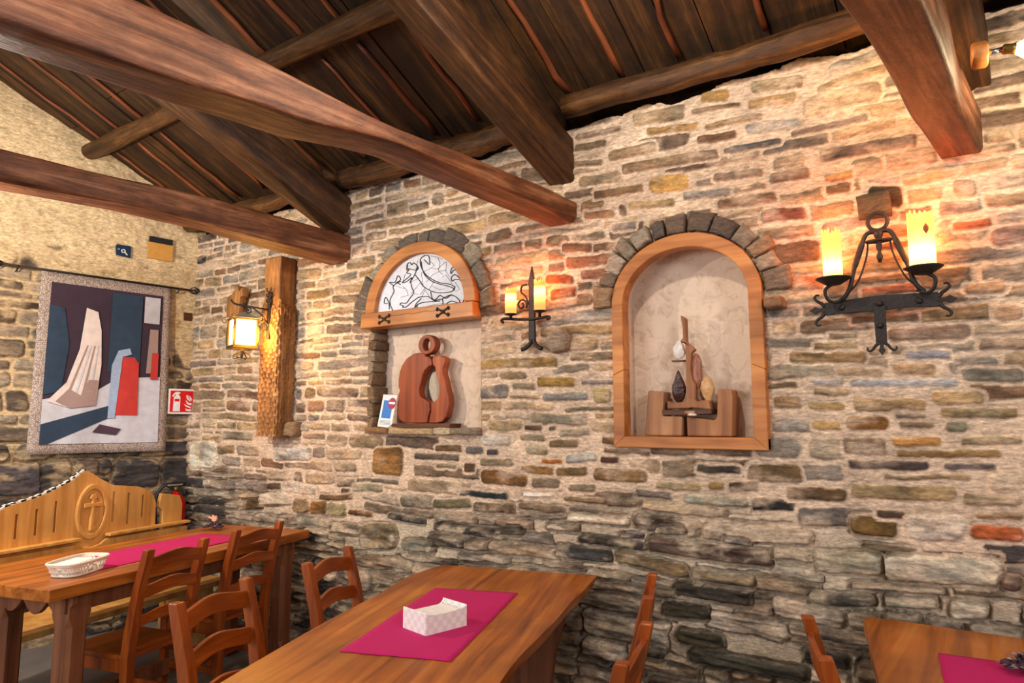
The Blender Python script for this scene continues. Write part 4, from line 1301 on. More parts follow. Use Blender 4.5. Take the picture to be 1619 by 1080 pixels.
# small plank fixed on the wall behind the lantern
t = E('wall_bracket_block', 'broken brown board on the wall behind the lantern', 'board', (-4.79, -0.045, 2.50))
m = MB(); m.prism([(-.10, -.12), (.06, -.12), (.07, .02), (.10, .03), (.09, .10), (.05, .07), (.03, .12), (-.04, .06), (-.10, .04)], -0.03, 0.03); m.build('board', M['post'], t, 0.004)

# ---------------------------------------------------------------- half-round mosaic window over the first niche
t = E('lunette_window', 'half-round window with a pale mosaic lion and honey wood frame', 'window', (N1['cx'], -0.02, 2.165), kind='thing')
ox, oz = N1['cx'], 2.165
arc = lambda rx_, rz2, z0, n=36: [(rx_ * math.cos(PI * k / n), z0 + rz2 * math.sin(PI * k / n)) for k in range(n + 1)]
m = MB(); m.ring(arc(0.375, 0.345, 0.10), arc(0.462, 0.425, 0.095), -0.035, 0.05, False); m.build('arched_frame', M['frame'], t, 0.006)
m = MB()
m.prism([(-0.478, 0.0), (0.466, 0.0), (0.462, 0.092), (-0.466, 0.098)], -0.06, 0.05); m.build('bottom_rail', M['frame'], t, 0.006)
m = MB(); m.tube([(-0.25 + 0.5 * k / 10, -0.0605, 0.062 + 0.004 * math.sin(k * 2.1)) for k in range(11)], 0.0018, 5); m.build('rail_crack', M['dark_wood'], t)
m = MB(); m.prism(arc(0.39, 0.36, 0.088), 0.0, 0.02); pane = m.build('mosaic_pane', M['mosaic'], t)
m = MB()
for k, pl_ in LION.items():
    thin = k[0] in 'cm' and len(k) < 4
    pts = []
    for x_, z_ in pl_:
        xx, zz = x_ - ox, z_ - oz
        r_ = math.hypot(xx / 0.383, (zz - 0.09) / 0.352)
        if r_ > 0.97 and zz > 0.09:
            xx *= 0.97 / r_; zz = 0.09 + (zz - 0.09) * 0.97 / r_
        pts.append((xx, -0.001, max(zz, 0.10)))
    m.tube(bez(pts, 4) if not thin else pts, 0.0019 if thin else 0.0052, 6, flat=0.5)
m.build('lion_outline', M['ink'], pane)
for x_, z_ in ((-0.253, 0.044), (0.238, 0.046)):
    m = MB()
    m.lathe([(0.013, 0), (0.012, 0.006), (0.002, 0.010)], 10, mat=Matrix.Translation((x_, -0.06, z_)) @ Matrix.Rotation(PI / 2, 4, 'X'))
    for sg in (-1, 1):
        for sv in (-1, 1):
            m.tube([(x_, -0.063, z_), (x_ + sg * 0.022, -0.064, z_ + sv * 0.012), (x_ + sg * 0.036, -0.064, z_ + sv * 0.020)] +
                   [(x_ + sg * (0.040 + 0.009 * math.sin(q)), -0.064, z_ + sv * (0.020 + 0.009 * math.cos(q))) for q in (0.3, 1.2, 2.2, 3.2)], 0.005, 6)
    m.build('iron_ornament', M['iron'], t, 0, True)

# things in the first niche
t = E('wood_sculpture', 'reddish carved wood sculpture with a ring on top, in the left niche', 'sculpture', (-2.885, 0.03, 1.548))
for nm, pl_ in (('left_half', SC_L), ('right_half', SC_R)):
    m = MB(); m.prism([(p[0] + 2.885, p[1] - 1.556) for p in pl_], -0.01, 0.045); m.build(nm, M['red_wood'], t, 0.006)
m = MB()
c = (-2.862 + 2.885, 2.046 - 1.556)
m.ring([(c[0] + 0.030 * math.cos(a * PI / 12), c[1] + 0.038 * math.sin(a * PI / 12)) for a in range(24)],
       [(c[0] + 0.072 * math.cos(a * PI / 12), c[1] + 0.062 * math.sin(a * PI / 12)) for a in range(24)], -0.01, 0.045)
m.build('ring', M['red_wood'], t, 0.006)
m = MB(); m.prism([(-0.27, -0.028), (0.245, -0.028), (0.25, 0.0), (-0.22, 0.0)], -0.045, 0.065); m.build('base_board', M['dark_wood'], t, 0.003)
t = E('grey_stone', 'pale chipped stone standing in the hole of the carved sculpture', 'stone', (-2.83, 0.078, 1.548))
m = MB(); v_, f_ = rock(0.10, 4, 2, 0.2, (0.62, 0.22, 1.15)); m.add(v_, f_, None, Matrix.Translation((0, 0, 0.22))); m.build('chipped_stone', M['greystone'], t)
m = MB(); m.box((0, 0, 0.05), (0.05, 0.03, 0.13)); m.build('stone_foot', M['dark_wood'], t, 0.004)
t = E('brochure', 'white and blue leaflet with a magenta disc leaning in the left niche', 'leaflet', (-3.185, -0.01, 1.524), math.radians(-4))
tilt = Matrix.Rotation(math.radians(-9), 4, 'X') @ Matrix.Rotation(math.radians(4), 4, 'Y')
m = MB(); m.box((0, 0, 0.105), (0.135, 0.003, 0.21), mat=tilt); m.build('card', M['paper'], t)
m = MB(); m.box((-0.003, -0.0022, 0.115), (0.088, 0.001, 0.115), mat=tilt); m.build('blue_block', M['blue'], t)
m = MB(); m.lathe([(0.037, 0), (0.037, 0.001)], 24, mat=tilt @ Matrix.Translation((0.035, -0.0026, 0.155)) @ Matrix.Rotation(PI / 2, 4, 'X')); dsk = m.build('magenta_disc', M['magenta'], t)
m = MB(); m.box((0.035, -0.0044, 0.157), (0.058, 0.001, 0.014), mat=tilt); m.build('white_bar', M['paper'], dsk)
m = MB()
for k in range(4):
    m.box((0.0, -0.0022, 0.018 + 0.008 * k), (0.11 - 0.01 * (k % 2), 0.001, 0.004), mat=tilt)
m.build('small_print', M['greyprint'], t)

# ---------------------------------------------------------------- arched frame and objects of the second niche
t = E('niche_frame', 'honey wood arched frame around the right niche', 'frame', (N2['cx'], 0, 1.43), kind='thing')
oi = outline(0, 0.312, 2.145 - 1.43, 0.252, 0.055)
oo = outline(0, 0.374, 2.145 - 1.43, 0.322, 0.0)
m = MB(); m.ring(oi[2:-2], oo[2:-2], -0.04, 0.035, False)
m.ring([oi[0], oi[1], oi[2]], [oo[0], oo[1], oo[2]], -0.04, 0.035, False)
m.ring([oi[-3], oi[-2], oi[-1]], [oo[-3], oo[-2], oo[-1]], -0.04, 0.035, False)
m.build('arched_jamb', M['frame'], t, 0.005)
m = MB(); m.box((0, 0.03, 0.0275), (0.748, 0.135, 0.055)); m.build('frame_sill', M['frame'], t, 0.005)
NY = 0.055


def local(poly, ox_, oz_):
    return [(p[0] - ox_, p[1] - oz_) for p in poly]


t = E('wood_block', 'pale L-shaped wooden block, left of the pair in the right niche', 'wood block', (-1.32, NY + 0.02, 1.487), group=None)
m = MB(); m.prism(local(L2, -1.32, 1.487), -0.045, 0.05); m.build('block', M['block'], t, 0.008)
t = E('wood_block', 'brown L-shaped wooden block, right of the pair in the right niche', 'wood block', (-1.08, NY + 0.02, 1.487))
m = MB(); m.prism(local(R2, -1.08, 1.487), -0.045, 0.05); m.build('block', M['brown_block'], t, 0.008)
t = E('carved_boat', 'slender carved wooden figure rising from a small boat shape on the two blocks', 'sculpture', (-1.18, NY, 1.588))
m = MB(); m.prism(local(BOARD, -1.18, 1.588), -0.03, 0.06); bd = m.build('dark_board', M['dark_wood'], t, 0.003)
m = MB(); m.tube([(-0.02, -0.031, 0.012), (0.03, -0.031, 0.012)], 0.009, 8); m.build('peg', M['block'], bd, 0, True)
m = MB(); m.prism(local(BOAT, -1.18, 1.588), -0.02, 0.04); m.build('boat', M['brown_block'], t, 0.006)
m = MB(); m.prism(local(TRUNK, -1.18, 1.588), -0.014, 0.02); m.build('trunk', M['brown_block'], t, 0.005)
m = MB(); m.box((-0.055, 0.0, 0.265), (0.06, 0.035, 0.008)); m.build('bracket', M['dark_wood'], t)
for nm, lab, mat_, px, pz, r_, sq, sd in (
        ('quartz', 'white oval quartz on the small bracket of the carved boat', 'quartz', -1.232, 1.905, 0.05, (0.66, 0.5, 1.0), 3),
        ('dark_mineral', 'dark pointed mineral at the left of the carved boat', 'garnet', -1.238, 1.725, 0.085, (0.42, 0.34, 1.0), 5),
        ('agate', 'reddish brown agate slice leaning right of the slender trunk', 'agate', -1.150, 1.80, 0.088, (0.36, 0.2, 1.0), 6),
        ('honey_mineral', 'honey coloured pointed mineral at the right of the carved boat', 'ambermin', -1.098, 1.715, 0.072, (0.5, 0.4, 1.0), 7)):
    t = E(nm, lab, 'mineral', (px, NY + (0.0 if nm != 'agate' else 0.01), pz))
    v_, f_ = rock(r_, sd, 3, 0.1, sq)
    if nm in ('dark_mineral', 'honey_mineral'):
        v_ = [Vector((q.x * (1 - 0.45 * max(0, q.z / r_)), q.y, q.z)) for q in v_]
    m = MB(); m.add(v_, f_); m.build('crystal', M[mat_], t)
t = E('stone_chip', 'thin pale stone chip lying before the gap of the two blocks', 'stone', (-1.165, 0.02, 1.59))
m = MB(); v_, f_ = rock(0.026, 9, 2, 0.1, (1.0, 0.5, 0.35)); m.add(v_, f_); m.build('chip', M['quartz'], t)

# ---------------------------------------------------------------- candle sconces
rnd = random.Random(77)


def candle(parent, x, y, z0, z1, r, zbulb, watts, rot=0.0, lobes=0):
    """jagged-topped wax sleeve around a small bulb"""
    SEG = 30
    m_ = MB()
    rad = lambda k: r * (1 + (0.10 * abs(math.cos(lobes * PI * k / SEG)) - 0.08 if lobes else 0))
    rows = []
    for i in range(9):
        z = z0 + (z1 - z0) * i / 8
        rows.append([(x + rad(k) * math.cos(2 * PI * k / SEG + rot), y + rad(k) * math.sin(2 * PI * k / SEG + rot),
                      z + ((rnd.uniform(-.014, .010) if k % 2 else rnd.uniform(0.004, 0.02)) if i == 8 else 0)) for k in range(SEG)])
    inn = [[(x + (q[0] - x) * 0.86, y + (q[1] - y) * 0.86, q[2]) for q in rows[-1]], [(x + (q[0] - x) * 0.8, y + (q[1] - y) * 0.8, z1 - 0.03) for q in rows[-1]]]
    m_.loft(rows + inn)
    o_ = m_.build('candle', M['wax'], parent, 0, True)
    L_ = parent.location
    point('candle_bulb', (L_.x + x, L_.y + y, L_.z + zbulb), watts, (1.0, 0.55, 0.20), 0.008)
    return o_


def fleur(mb, c, ang, s, y, th=0.010):
    """three-pronged iron end in the XZ plane"""
    R = Matrix.Translation((c[0], y, c[1])) @ Matrix.Rotation(-ang, 4, 'Y')
    mb.prism([(0, -.16), (.35, -.12), (.6, -.26), (1.0, 0), (.6, .26), (.35, .12), (0, .16)], -th / 2 / s, th / 2 / s, 'XZ', mat=R @ Matrix.Scale(s, 4))
    for sg in (-1, 1):
        pts = [(0.0, 0, sg * .2), (.2, 0, sg * .45), (.45, 0, sg * .62), (.62, 0, sg * .85), (.5, 0, sg * 1.05), (.3, 0, sg * 1.0)]
        mb.tube(bez(pts, 4), lambda q: 0.14 * (1 - 0.55 * q), 8, mat=R @ Matrix.Scale(s, 4))


S1 = (-2.03, -0.10)
t = E('wall_sconce', 'spear-shaped iron wall sconce with two lit candles between the niches', 'sconce', (S1[0], 0, 2.0))
L = lambda x_, z_: (x_ - S1[0], z_ - 2.0)
yb = -0.05
m = MB()
m.prism([L(-2.045, 2.0), L(-2.003, 2.0), L(-2.006, 2.30), L(-2.002, 2.315), L(-2.024, 2.415), L(-2.048, 2.315), L(-2.043, 2.30)], yb - 0.012, yb + 0.004)
m.build('spear_bar', M['iron'], t, 0.004)
m = MB()
for sg in (-1, 1):
    m.tube(bez([(L(-2.024, 2.01)[0] + sg * 0.008, yb, 0.012), (0.006 + sg * 0.014, yb, -0.015), (0.006 + sg * 0.04, yb - 0.006, -0.040), (0.006 + sg * 0.066, yb - 0.012, -0.050)], 5), 0.012, 8)
m.build('split_foot', M['iron'], t, 0, True)
m = MB()
m.tube(bez([(-0.155, S1[1] - 0.0, 0.106), (-0.168, S1[1], 0.115), (-0.15, S1[1], 0.126), (-0.06, S1[1] + 0.02, 0.118), (0.0, yb - 0.015, 0.115), (0.06, S1[1] + 0.03, 0.115), (0.13, S1[1] + 0.01, 0.116), (0.146, S1[1], 0.106), (0.13, S1[1], 0.098)], 5), 0.008, 8)
m.build('cross_bar', M['iron'], t, 0, True)
m = MB()
m.tube(bez([(-0.012, yb - 0.01, 0.20), (-0.03, yb - 0.016, 0.245), (-0.055, yb - 0.02, 0.27), (-0.05, yb - 0.02, 0.305), (-0.02, yb - 0.016, 0.31)], 5), 0.006, 8)
m.tube([(p[0], yb - 0.016, p[2]) for p in spiral((-0.055, 0.20), 0.035, 0.008, -0.6, 1.3)], 0.006, 8)
m.tube([(p[0], yb - 0.016, p[2]) for p in spiral((0.05, 0.30), 0.03, 0.008, 2.4, -1.2)], 0.006, 8)
m.build('scroll', M['iron'], t, 0, True)
for cx_, zb_, zt_, zs_ in ((-0.105, 0.15, 0.285, 0.205), (0.085, 0.15, 0.305, 0.215)):
    m = MB(); m.lathe([(0.008, -0.03), (0.008, -0.008), (0.036, 0.0), (0.036, 0.004)], 16, (cx_, S1[1], zb_ - 0.004)); m.build('candle_dish', M['iron'], t, 0, True)
    point('candle_light', (S1[0] + cx_, S1[1] + 0.05, 2.0 + zt_ - 0.03), 0.45, (1.0, 0.27, 0.08), 0.02)
    point('candle_light', (S1[0] + cx_, -0.13, 2.0 + zt_ + 0.05), 0.9, (1.0, 0.27, 0.08), 0.02)
    candle(t, cx_, S1[1], zb_, zt_, 0.031, zs_ + 0.035, 0.28)

S2 = (-0.335, -0.10)
t = E('wall_sconce', 'large wrought iron sconce with a ring top and two glowing candles on the right', 'sconce', (S2[0], 0, 2.0))
yb = -0.055
m = MB(); m.prism([(-0.205, 0.0), (-0.1, 0.006), (0.0, 0.002), (0.1, 0.008), (0.205, 0.0), (0.205, 0.058), (0.0, 0.066), (-0.205, 0.055)], yb - 0.012, yb)
fleur(m, (-0.205, 0.026), PI, 0.062, yb - 0.006)
fleur(m, (0.205, 0.026), 0.0, 0.062, yb - 0.006)
m.build('cross_plate', M['iron'], t, 0.003)
m = MB(); m.prism([(-0.022, 0.02), (0.022, 0.02), (0.02, -0.13), (-0.02, -0.13)], yb - 0.022, yb - 0.012)
fleur(m, (0.0, -0.13), -PI / 2, 0.05, yb - 0.017)
m.build('drop_bar', M['iron'], t, 0.003)
for x_, z_ in ((0.0, 0.03), (-0.14, 0.028), (0.14, 0.028), (0.0, -0.06)):
    m = MB(); m.lathe([(0.013, 0), (0.011, 0.006), (0.003, 0.010)], 10, mat=Matrix.Translation((x_, yb - (0.022 if x_ == 0 else 0.012), z_)) @ Matrix.Rotation(PI / 2, 4, 'X')); m.build('stud', M['iron'], t, 0, True)
m = MB(); m.tube([(0.015 + 0.036 * math.cos(a * PI / 10), -0.09, 0.365 + 0.036 * math.sin(a * PI / 10)) for a in range(20)], 0.008, 8, True); m.build('top_ring', M['iron'], t, 0, True)
m = MB()
m.lathe([(0.006, -0.13), (0.013, -0.105), (0.006, -0.085), (0.012, -0.06), (0.007, -0.04), (0.016, -0.02), (0.02, 0.0)], 12, (0.015, -0.09, 0.325)); m.build('finial', M['iron'], t, 0, True)
m = MB(); m.tube([(0.015 + 0.045 * math.cos(a * PI / 10), -0.09 + 0.02 * math.sin(a * PI / 10), 0.285) for a in range(20)], 0.006, 6, True); m.build('collar', M['iron'], t, 0, True)
for sg, dxx, dz_, nm_ in ((-1, -0.155, 0.135, 'left'), (1, 0.165, 0.14, 'right')):
    m = MB()
    m.tube(bez([(0.015 + sg * 0.01, -0.09, 0.325), (0.015 + sg * 0.045, -0.095, 0.315), (0.015 + sg * 0.07, -0.1, 0.25), (0.015 + sg * 0.095, -0.1, 0.18), (0.015 + sg * 0.115, -0.1, 0.10), (0.015 + sg * 0.145, -0.09, 0.058)], 6), lambda q: 0.012 if 0.3 < q < 0.6 else 0.009, 8)
    m.build('arm', M['iron'], t, 0, True)
    m = MB()
    m.tube(bez([(0.015 + sg * 0.04, -0.09, 0.285), (0.015 + sg * 0.05, -0.085, 0.22), (0.015 + sg * 0.09, -0.085, 0.12), (0.015 + sg * 0.15, -0.085, 0.065)], 6), 0.004, 6)
    m.build('thin_rod', M['iron'], t, 0, True)
    m = MB()
    m.tube(bez([(dxx + sg * 0.0, -0.12, dz_ - 0.01), (dxx + sg * 0.035, -0.12, dz_ - 0.035), (dxx + sg * 0.028, -0.11, dz_ - 0.075), (dxx, -0.095, dz_ - 0.085), (dxx - sg * 0.03, -0.09, dz_ - 0.07)], 6), 0.007, 8)
    m.build('dish_hook', M['iron'], t, 0, True)
    m = MB(); m.lathe([(0.012, -0.022), (0.03, -0.018), (0.062, 0.002), (0.07, 0.008), (0.066, 0.010), (0.02, -0.006)], 20, (dxx, -0.13, dz_)); m.build('candle_dish', M['iron'], t, 0, True)
point('candle_light', (S2[0] - 0.155, -0.075, 2.24), 0.7, (1.0, 0.27, 0.08), 0.02)
point('candle_light', (S2[0] + 0.165, -0.07, 2.25), 0.8, (1.0, 0.27, 0.08), 0.02)
point('candle_light', (S2[0] - 0.155, -0.15, 2.39), 1.7, (1.0, 0.26, 0.075), 0.03)
point('candle_light', (S2[0] + 0.165, -0.15, 2.41), 2.2, (1.0, 0.26, 0.075), 0.03)
candle(t, -0.155, -0.13, 0.135, 0.335, 0.036, 0.19, 0.55)
cz = candle(t, 0.165, -0.13, 0.14, 0.355, 0.045, 0.20, 0.9, 0.6, 2)
m = MB(); m.lathe([(0.001, -0.02), (0.009, -0.006), (0.009, 0.006), (0.001, 0.02)], 10, mat=Matrix.Translation((0.185, -0.172, 0.29)) @ Matrix.Scale(0.4, 4, (0, 1, 0))); m.build('red_stain', M['red_wood'], cz, 0, True)

# spotlight on the big tie beam
t = E('spotlight', 'small spotlight on a turned wood base fixed to the massive tie beam', 'spotlight', (0.045, -0.44, 2.80), math.radians(6.9))
ry = Matrix.Rotation(PI / 2, 4, 'Y')
m = MB(); m.lathe([(0.042, -0.01), (0.045, 0.0), (0.045, 0.028), (0.038, 0.034)], 22, mat=ry); m.build('wood_base', M['frame'], t, 0, True)
m = MB(); m.tube([(0.03, 0, 0), (0.075, 0, 0.004)], 0.009, 10); m.build('stem', M['chrome'], t, 0, True)
m = MB(); m.lathe([(0.012, 0.0), (0.017, 0.005), (0.017, 0.028), (0.02, 0.038)], 16, mat=Matrix.Translation((0.075, 0, 0.004)) @ Matrix.Rotation(math.radians(100), 4, 'Y')); m.build('lamp_holder', M['brass'], t, 0, True)
m = MB(); m.lathe([(0.014, 0.0), (0.034, 0.035), (0.034, 0.06), (0.018, 0.085), (0.002, 0.09)], 16, mat=Matrix.Translation((0.108, 0, -0.003)) @ Matrix.Rotation(math.radians(100), 4, 'Y')); m.build('bulb', M['bulb'], t, 0, True)
point('spotlight_light', (0.24, -0.42, 2.72), 5, (1.0, 0.74, 0.42), 0.03)
# assumed lamp without a fixture behind the massive beam, hidden by it
point('assumed_lamp_light', (-0.27, -0.36, 2.93), 4, (1.0, 0.55, 0.16), 0.03)

# ---------------------------------------------------------------- left table with its bench
T1RZ = math.atan2(-0.969, 0.248)         # local x runs from the stone wall into the room, local y towards the chairs
T1 = Vector((-3.844, -0.015, 0))


def t1(x, y, z=0.0):
    return T1 + Vector((0.248, -0.969, 0)) * x + Vector((0.969, 0.248, 0)) * y + Vector((0, 0, z))


TZ1 = 0.83
t = E('dining_table', 'long plank table with scalloped apron before the carved bench', 'table', T1, T1RZ)
m = MB()
m.box((0.93, -0.16, TZ1 - 0.027), (1.80, 0.318, 0.054)); m.box((0.93, -0.48, TZ1 - 0.027), (1.80, 0.316, 0.054)); m.box((0.93, -0.71, TZ1 - 0.027), (1.80, 0.14, 0.054))
m.build('tabletop', M['table'], t, 0.004)


def scallop(l, h0, h1, n):
    pts = [(0, 0), (l, 0)]
    for k in range(n * 8 + 1):
        q = k / (n * 8)
        pts.append((l * (1 - q), -h0 - (h1 - h0) * abs(math.sin(PI * n * q))))
    return pts


for x0 in (0.12, 1.66):
    m = MB(); m.prism([(p[0] - 0.72, p[1] + TZ1 - 0.054) for p in scallop(0.66, 0.05, 0.115, 4)], x0 - 0.014, x0 + 0.014, 'YZ'); m.build('apron', M['tableleg'], t, 0.004)
for y0 in (-0.10, -0.68):
    m = MB(); m.box((0.91, y0, TZ1 - 0.10), (1.56, 0.026, 0.09)); m.build('apron', M['tableleg'], t, 0.004)
for x0 in (0.14, 1.62):
    for y0 in (-0.13, -0.56):
        m = MB()
        c = 0.055
        oct_ = lambda k, z: [(x0 + a * c * k, y0 + b * c * k, z) for a, b in ((-1, -.6), (-.6, -1), (.6, -1), (1, -.6), (1, .6), (.6, 1), (-.6, 1), (-1, .6))]
        sq = lambda k, z: [(x0 + a * c * k, y0 + b * c * k, z) for a, b in ((-1, -.98), (-.98, -1), (.98, -1), (1, -.98), (1, .98), (.98, 1), (-.98, 1), (-1, .98))]
        m.loft([sq(1.0, 0.0), sq(1.0, 0.10), oct_(1.0, 0.14), oct_(1.0, 0.62), sq(1.0, 0.67), sq(1.0, TZ1 - 0.054)])
        m.build('leg', M['tableleg'], t, 0.002)
m = MB(); m.box((0.88, -0.345, 0.17), (1.42, 0.05, 0.08)); m.build('stretcher', M['tableleg'], t, 0.004)

# bench with carved back (plane 1.15 m behind the table's front edge)
BENCH_TOP = [(-1.9, 0.70), (-1.9, 0.90), (-1.70, 0.93), (-1.5, 0.985), (-1.38, 1.035), (-1.312, 1.059), (-1.273, 1.079), (-1.211, 1.09), (-1.104, 1.112), (-1.03, 1.138), (-0.954, 1.169), (-0.899, 1.191), (-0.86, 1.219), (-0.828, 1.244), (-0.807, 1.249),
             (-0.757, 1.223), (-0.711, 1.192), (-0.645, 1.159), (-0.607, 1.141), (-0.511, 1.13), (-0.412, 1.115), (-0.328, 1.086), (-0.289, 1.044), (-0.271, 0.99), (-0.26, 0.70)]
t = E('carved_bench', 'honey wood bench with a carved cross medallion on its shaped high back', 'bench', (-4.959, -0.299, 0), math.atan2(0.969, -0.247))
# local x towards the wall corner, local -y faces the table
m = MB()
slots = [(-1.58, .86, .98), (-1.41, .87, 1.0), (-1.226, .887, 1.029), (-1.111, .891, 1.044), (-0.996, .892, 1.079), (-0.603, .903, 1.099), (-0.489, .872, 1.081), (-0.375, .908, 1.057)]
# back built as boards between the slots so that each slot is a real opening
xs = [-1.9] + [s[0] for s in slots] + [-0.26]


def top_at(x):
    P = BENCH_TOP[1:-1]
    return float(np.interp(x, [p[0] for p in P], [p[1] for p in P]))


g = 0.008
edges = sorted(set([-1.9, -0.262] + [s[0] - g for s in slots] + [s[0] + g for s in slots] + [p[0] for p in BENCH_TOP[2:-2] if all(abs(p[0] - s[0]) > g + 0.004 for s in slots)]))
for a, b in zip(edges[:-1], edges[1:]):
    mid = (a + b) / 2
    sl = [s for s in slots if abs(s[0] - mid) < g * 0.9]
    if sl:
        m.prism([(a, 0.70), (b, 0.70), (b, sl[0][1]), (a, sl[0][1])], -0.015, 0.02)
        m.prism([(a, sl[0][2]), (b, sl[0][2]), (b, top_at(b)), (a, top_at(a))], -0.015, 0.02)
        m.prism([(a, sl[0][1]), (b, sl[0][1]), (b, sl[0][2]), (a, sl[0][2])], 0.012, 0.02)
    else:
        m.prism([(a, 0.70), (b, 0.70), (b, top_at(b)), (a, top_at(a))], -0.015, 0.02)
m.build('carved_back', M['bench'], t)
m = MB()
el = lambda rx_, rz2, n=40: [(-0.762 + rx_ * math.cos(2 * PI * k / n), 0.990 + rz2 * math.sin(2 * PI * k / n)) for k in range(n)]
m.ring(el(0.088, 0.140), el(0.108, 0.172), -0.035, -0.012)
med = m.build('medallion_rim', M['bench'], t, 0.004)
m = MB(); m.ring(el(0.056, 0.112), el(0.084, 0.142), -0.024, -0.012); m.build('carved_crescent', M['bench'], med, 0.004)
m = MB()
m.prism([(-0.776, 0.87), (-0.748, 0.87), (-0.752, 0.99), (-0.753, 1.02), (-0.700, 1.016), (-0.700, 1.046), (-0.753, 1.044), (-0.752, 1.065), (-0.735, 1.072), (-0.750, 1.10), (-0.774, 1.10), (-0.789, 1.072), (-0.772, 1.065), (-0.771, 1.044), (-0.824, 1.046), (-0.824, 1.016), (-0.771, 1.02), (-0.772, 0.99)], -0.038, -0.012)
m.build('carved_cross', M['bench'], med, 0.004)
m = MB(); m.prism([(-1.9, 0.80), (-0.86, 0.80), (-0.82, 0.775), (-0.76, 0.768), (-0.70, 0.78), (-0.66, 0.805), (0.0, 0.80), (0.0, 0.70), (-1.9, 0.70)], -0.045, -0.016)
m.build('back_rail', M['bench'], t, 0.003)
m = MB()
m.box((-1.38, -0.045, 0.832), (1.04, 0.06, 0.018)); m.box((-0.33, -0.045, 0.832), (0.66, 0.06, 0.018))
m.build('ledge', M['bench'], t, 0.003)
m = MB(); m.prism([(-0.19, 0.45), (-0.022, 0.45), (-0.022, 0.955), (-0.05, 1.02), (-0.215, 1.052), (-0.235, 0.96), (-0.20, 0.93)], -0.012, 0.016); m.build('end_board', M['bench'], t, 0.004)
m = MB(); m.box((-0.95, -0.24, 0.445), (1.9, 0.44, 0.035)); m.build('seat', M['bench'], t, 0.004)
for x0 in (-1.8, -0.12):
    m = MB(); m.box((x0, -0.22, 0.214), (0.05, 0.38, 0.427)); m.build('leg', M['bench'], t, 0.004)
    m = MB(); m.box((x0, 0.0, 0.40), (0.06, 0.05, 0.80)); m.build('back_post', M['bench'], t, 0.004)
m = MB()
P = BENCH_TOP[1:15]
m.loft([[(p[0] - 0.004, -0.012, p[1] + 0.0005), (p[0] - 0.004, 0.02, p[1] + 0.0005), (p[0] - 0.008, 0.02, p[1] + 0.009), (p[0] - 0.008, -0.012, p[1] + 0.009)] for p in P])
m.build('checked_edging', M['check'], t)

# fire extinguisher in the corner
t = E('fire_extinguisher', 'red fire extinguisher hanging in the corner behind the bench end', 'fire extinguisher', (-5.375, -0.13, 0.485))
m = MB(); m.lathe([(0.075, 0.0), (0.08, 0.02), (0.08, 0.40), (0.076, 0.44), (0.055, 0.485), (0.025, 0.505), (0.02, 0.525)], 24); m.build('cylinder', M['extred'], t, 0, True)
m = MB(); m.lathe([(0.022, 0.525), (0.024, 0.55), (0.015, 0.565)], 14); m.build('valve', M['brass'], t, 0, True)
m = MB(); m.box((0.0, -0.01, 0.575), (0.022, 0.12, 0.012)); m.build('handle', M['pewter'], t, 0.003)
m = MB(); m.tube(bez([(0, -0.02, 0.54), (-0.02, -0.08, 0.575), (-0.04, -0.13, 0.50), (-0.05, -0.13, 0.34), (-0.04, -0.11, 0.2)], 6), 0.013, 8); m.build('hose', M['black'], t, 0, True)
m = MB(); m.box((-0.10, 0, 0.38), (0.07, 0.05, 0.06)); m.build('wall_hook', M['black'], t, 0.003)


def runner(label, loc, rz, l, w, name='table_runner'):
    m = MB()
    nx, ny = 40, 16
    rn = random.Random(len(label))
    vs, fs = [], []
    for j in range(ny + 1):
        for i in range(nx + 1):
            ex = rn.uniform(-.0015, .0015) if j in (0, ny) or i in (0, nx) else 0
            vs.append((l * (i / nx - .5) + ex, w * (j / ny - .5) + ex, 0.0016 + 0.0006 * math.sin(i * .7) * math.sin(j * .9)))
    for j in range(ny):
        for i in range(nx):
            a = j * (nx + 1) + i
            fs.append((a, a + 1, a + nx + 2, a + nx + 1))
    m.add(vs, fs)
    o = m.build(name, M['pink'], None, 0, True)
    b = o.modifiers.new('thick', 'SOLIDIFY'); b.thickness = 0.0012; b.offset = 1
    o.location = loc
    o.rotation_euler = (0, 0, rz)
    return tag(o, label, 'table runner', 'magenta table runners')


runner('magenta cloth runner on the long table by the carved bench', t1(0.94, -0.36, TZ1 + 0.0002), T1RZ, 1.06, 0.38)

# oval wicker basket with napkins
t = E('bread_basket', 'low white wicker basket near the front end of the bench table', 'basket', t1(1.53, -0.225, TZ1), T1RZ + 0.32)
BL, BW, BH = 0.145, 0.085, 0.062
se = lambda a, k, z: (BL * k * math.copysign(abs(math.cos(a)) ** 0.55, math.cos(a)), BW * k * math.copysign(abs(math.sin(a)) ** 0.55, math.sin(a)), z)
m = MB()
NSTK = 40
for k in range(NSTK):
    for d in (-1, 1):
        m.tube([se(2 * PI * (k + d * q * 1.6 / 4) / NSTK, 0.80 + 0.20 * q / 4, 0.006 + (BH - 0.008) * q / 4) for q in range(5)], 0.0034, 5)
m.build('lattice_wall', M['wicker'], t)
m = MB()
for k, z, r_ in ((1.02, BH, 0.006), (0.99, BH - 0.008, 0.004), (0.82, 0.006, 0.0055), (0.91, 0.026, 0.003)):
    m.tube([se(2 * PI * q / 48, k, z) for q in range(48)], r_, 7, True)
m.build('rim', M['wicker'], t, 0, True)
m = MB(); m.prism([(se(2 * PI * q / 48, 0.82, 0)[0], se(2 * PI * q / 48, 0.82, 0)[1]) for q in range(48)], 0.0015, 0.006, 'XY'); m.build('base', M['wicker'], t)
t = E('napkin_stack', 'white paper napkins lying in the wicker basket', 'napkins', t1(1.54, -0.225, TZ1 + 0.008), T1RZ + 0.32)
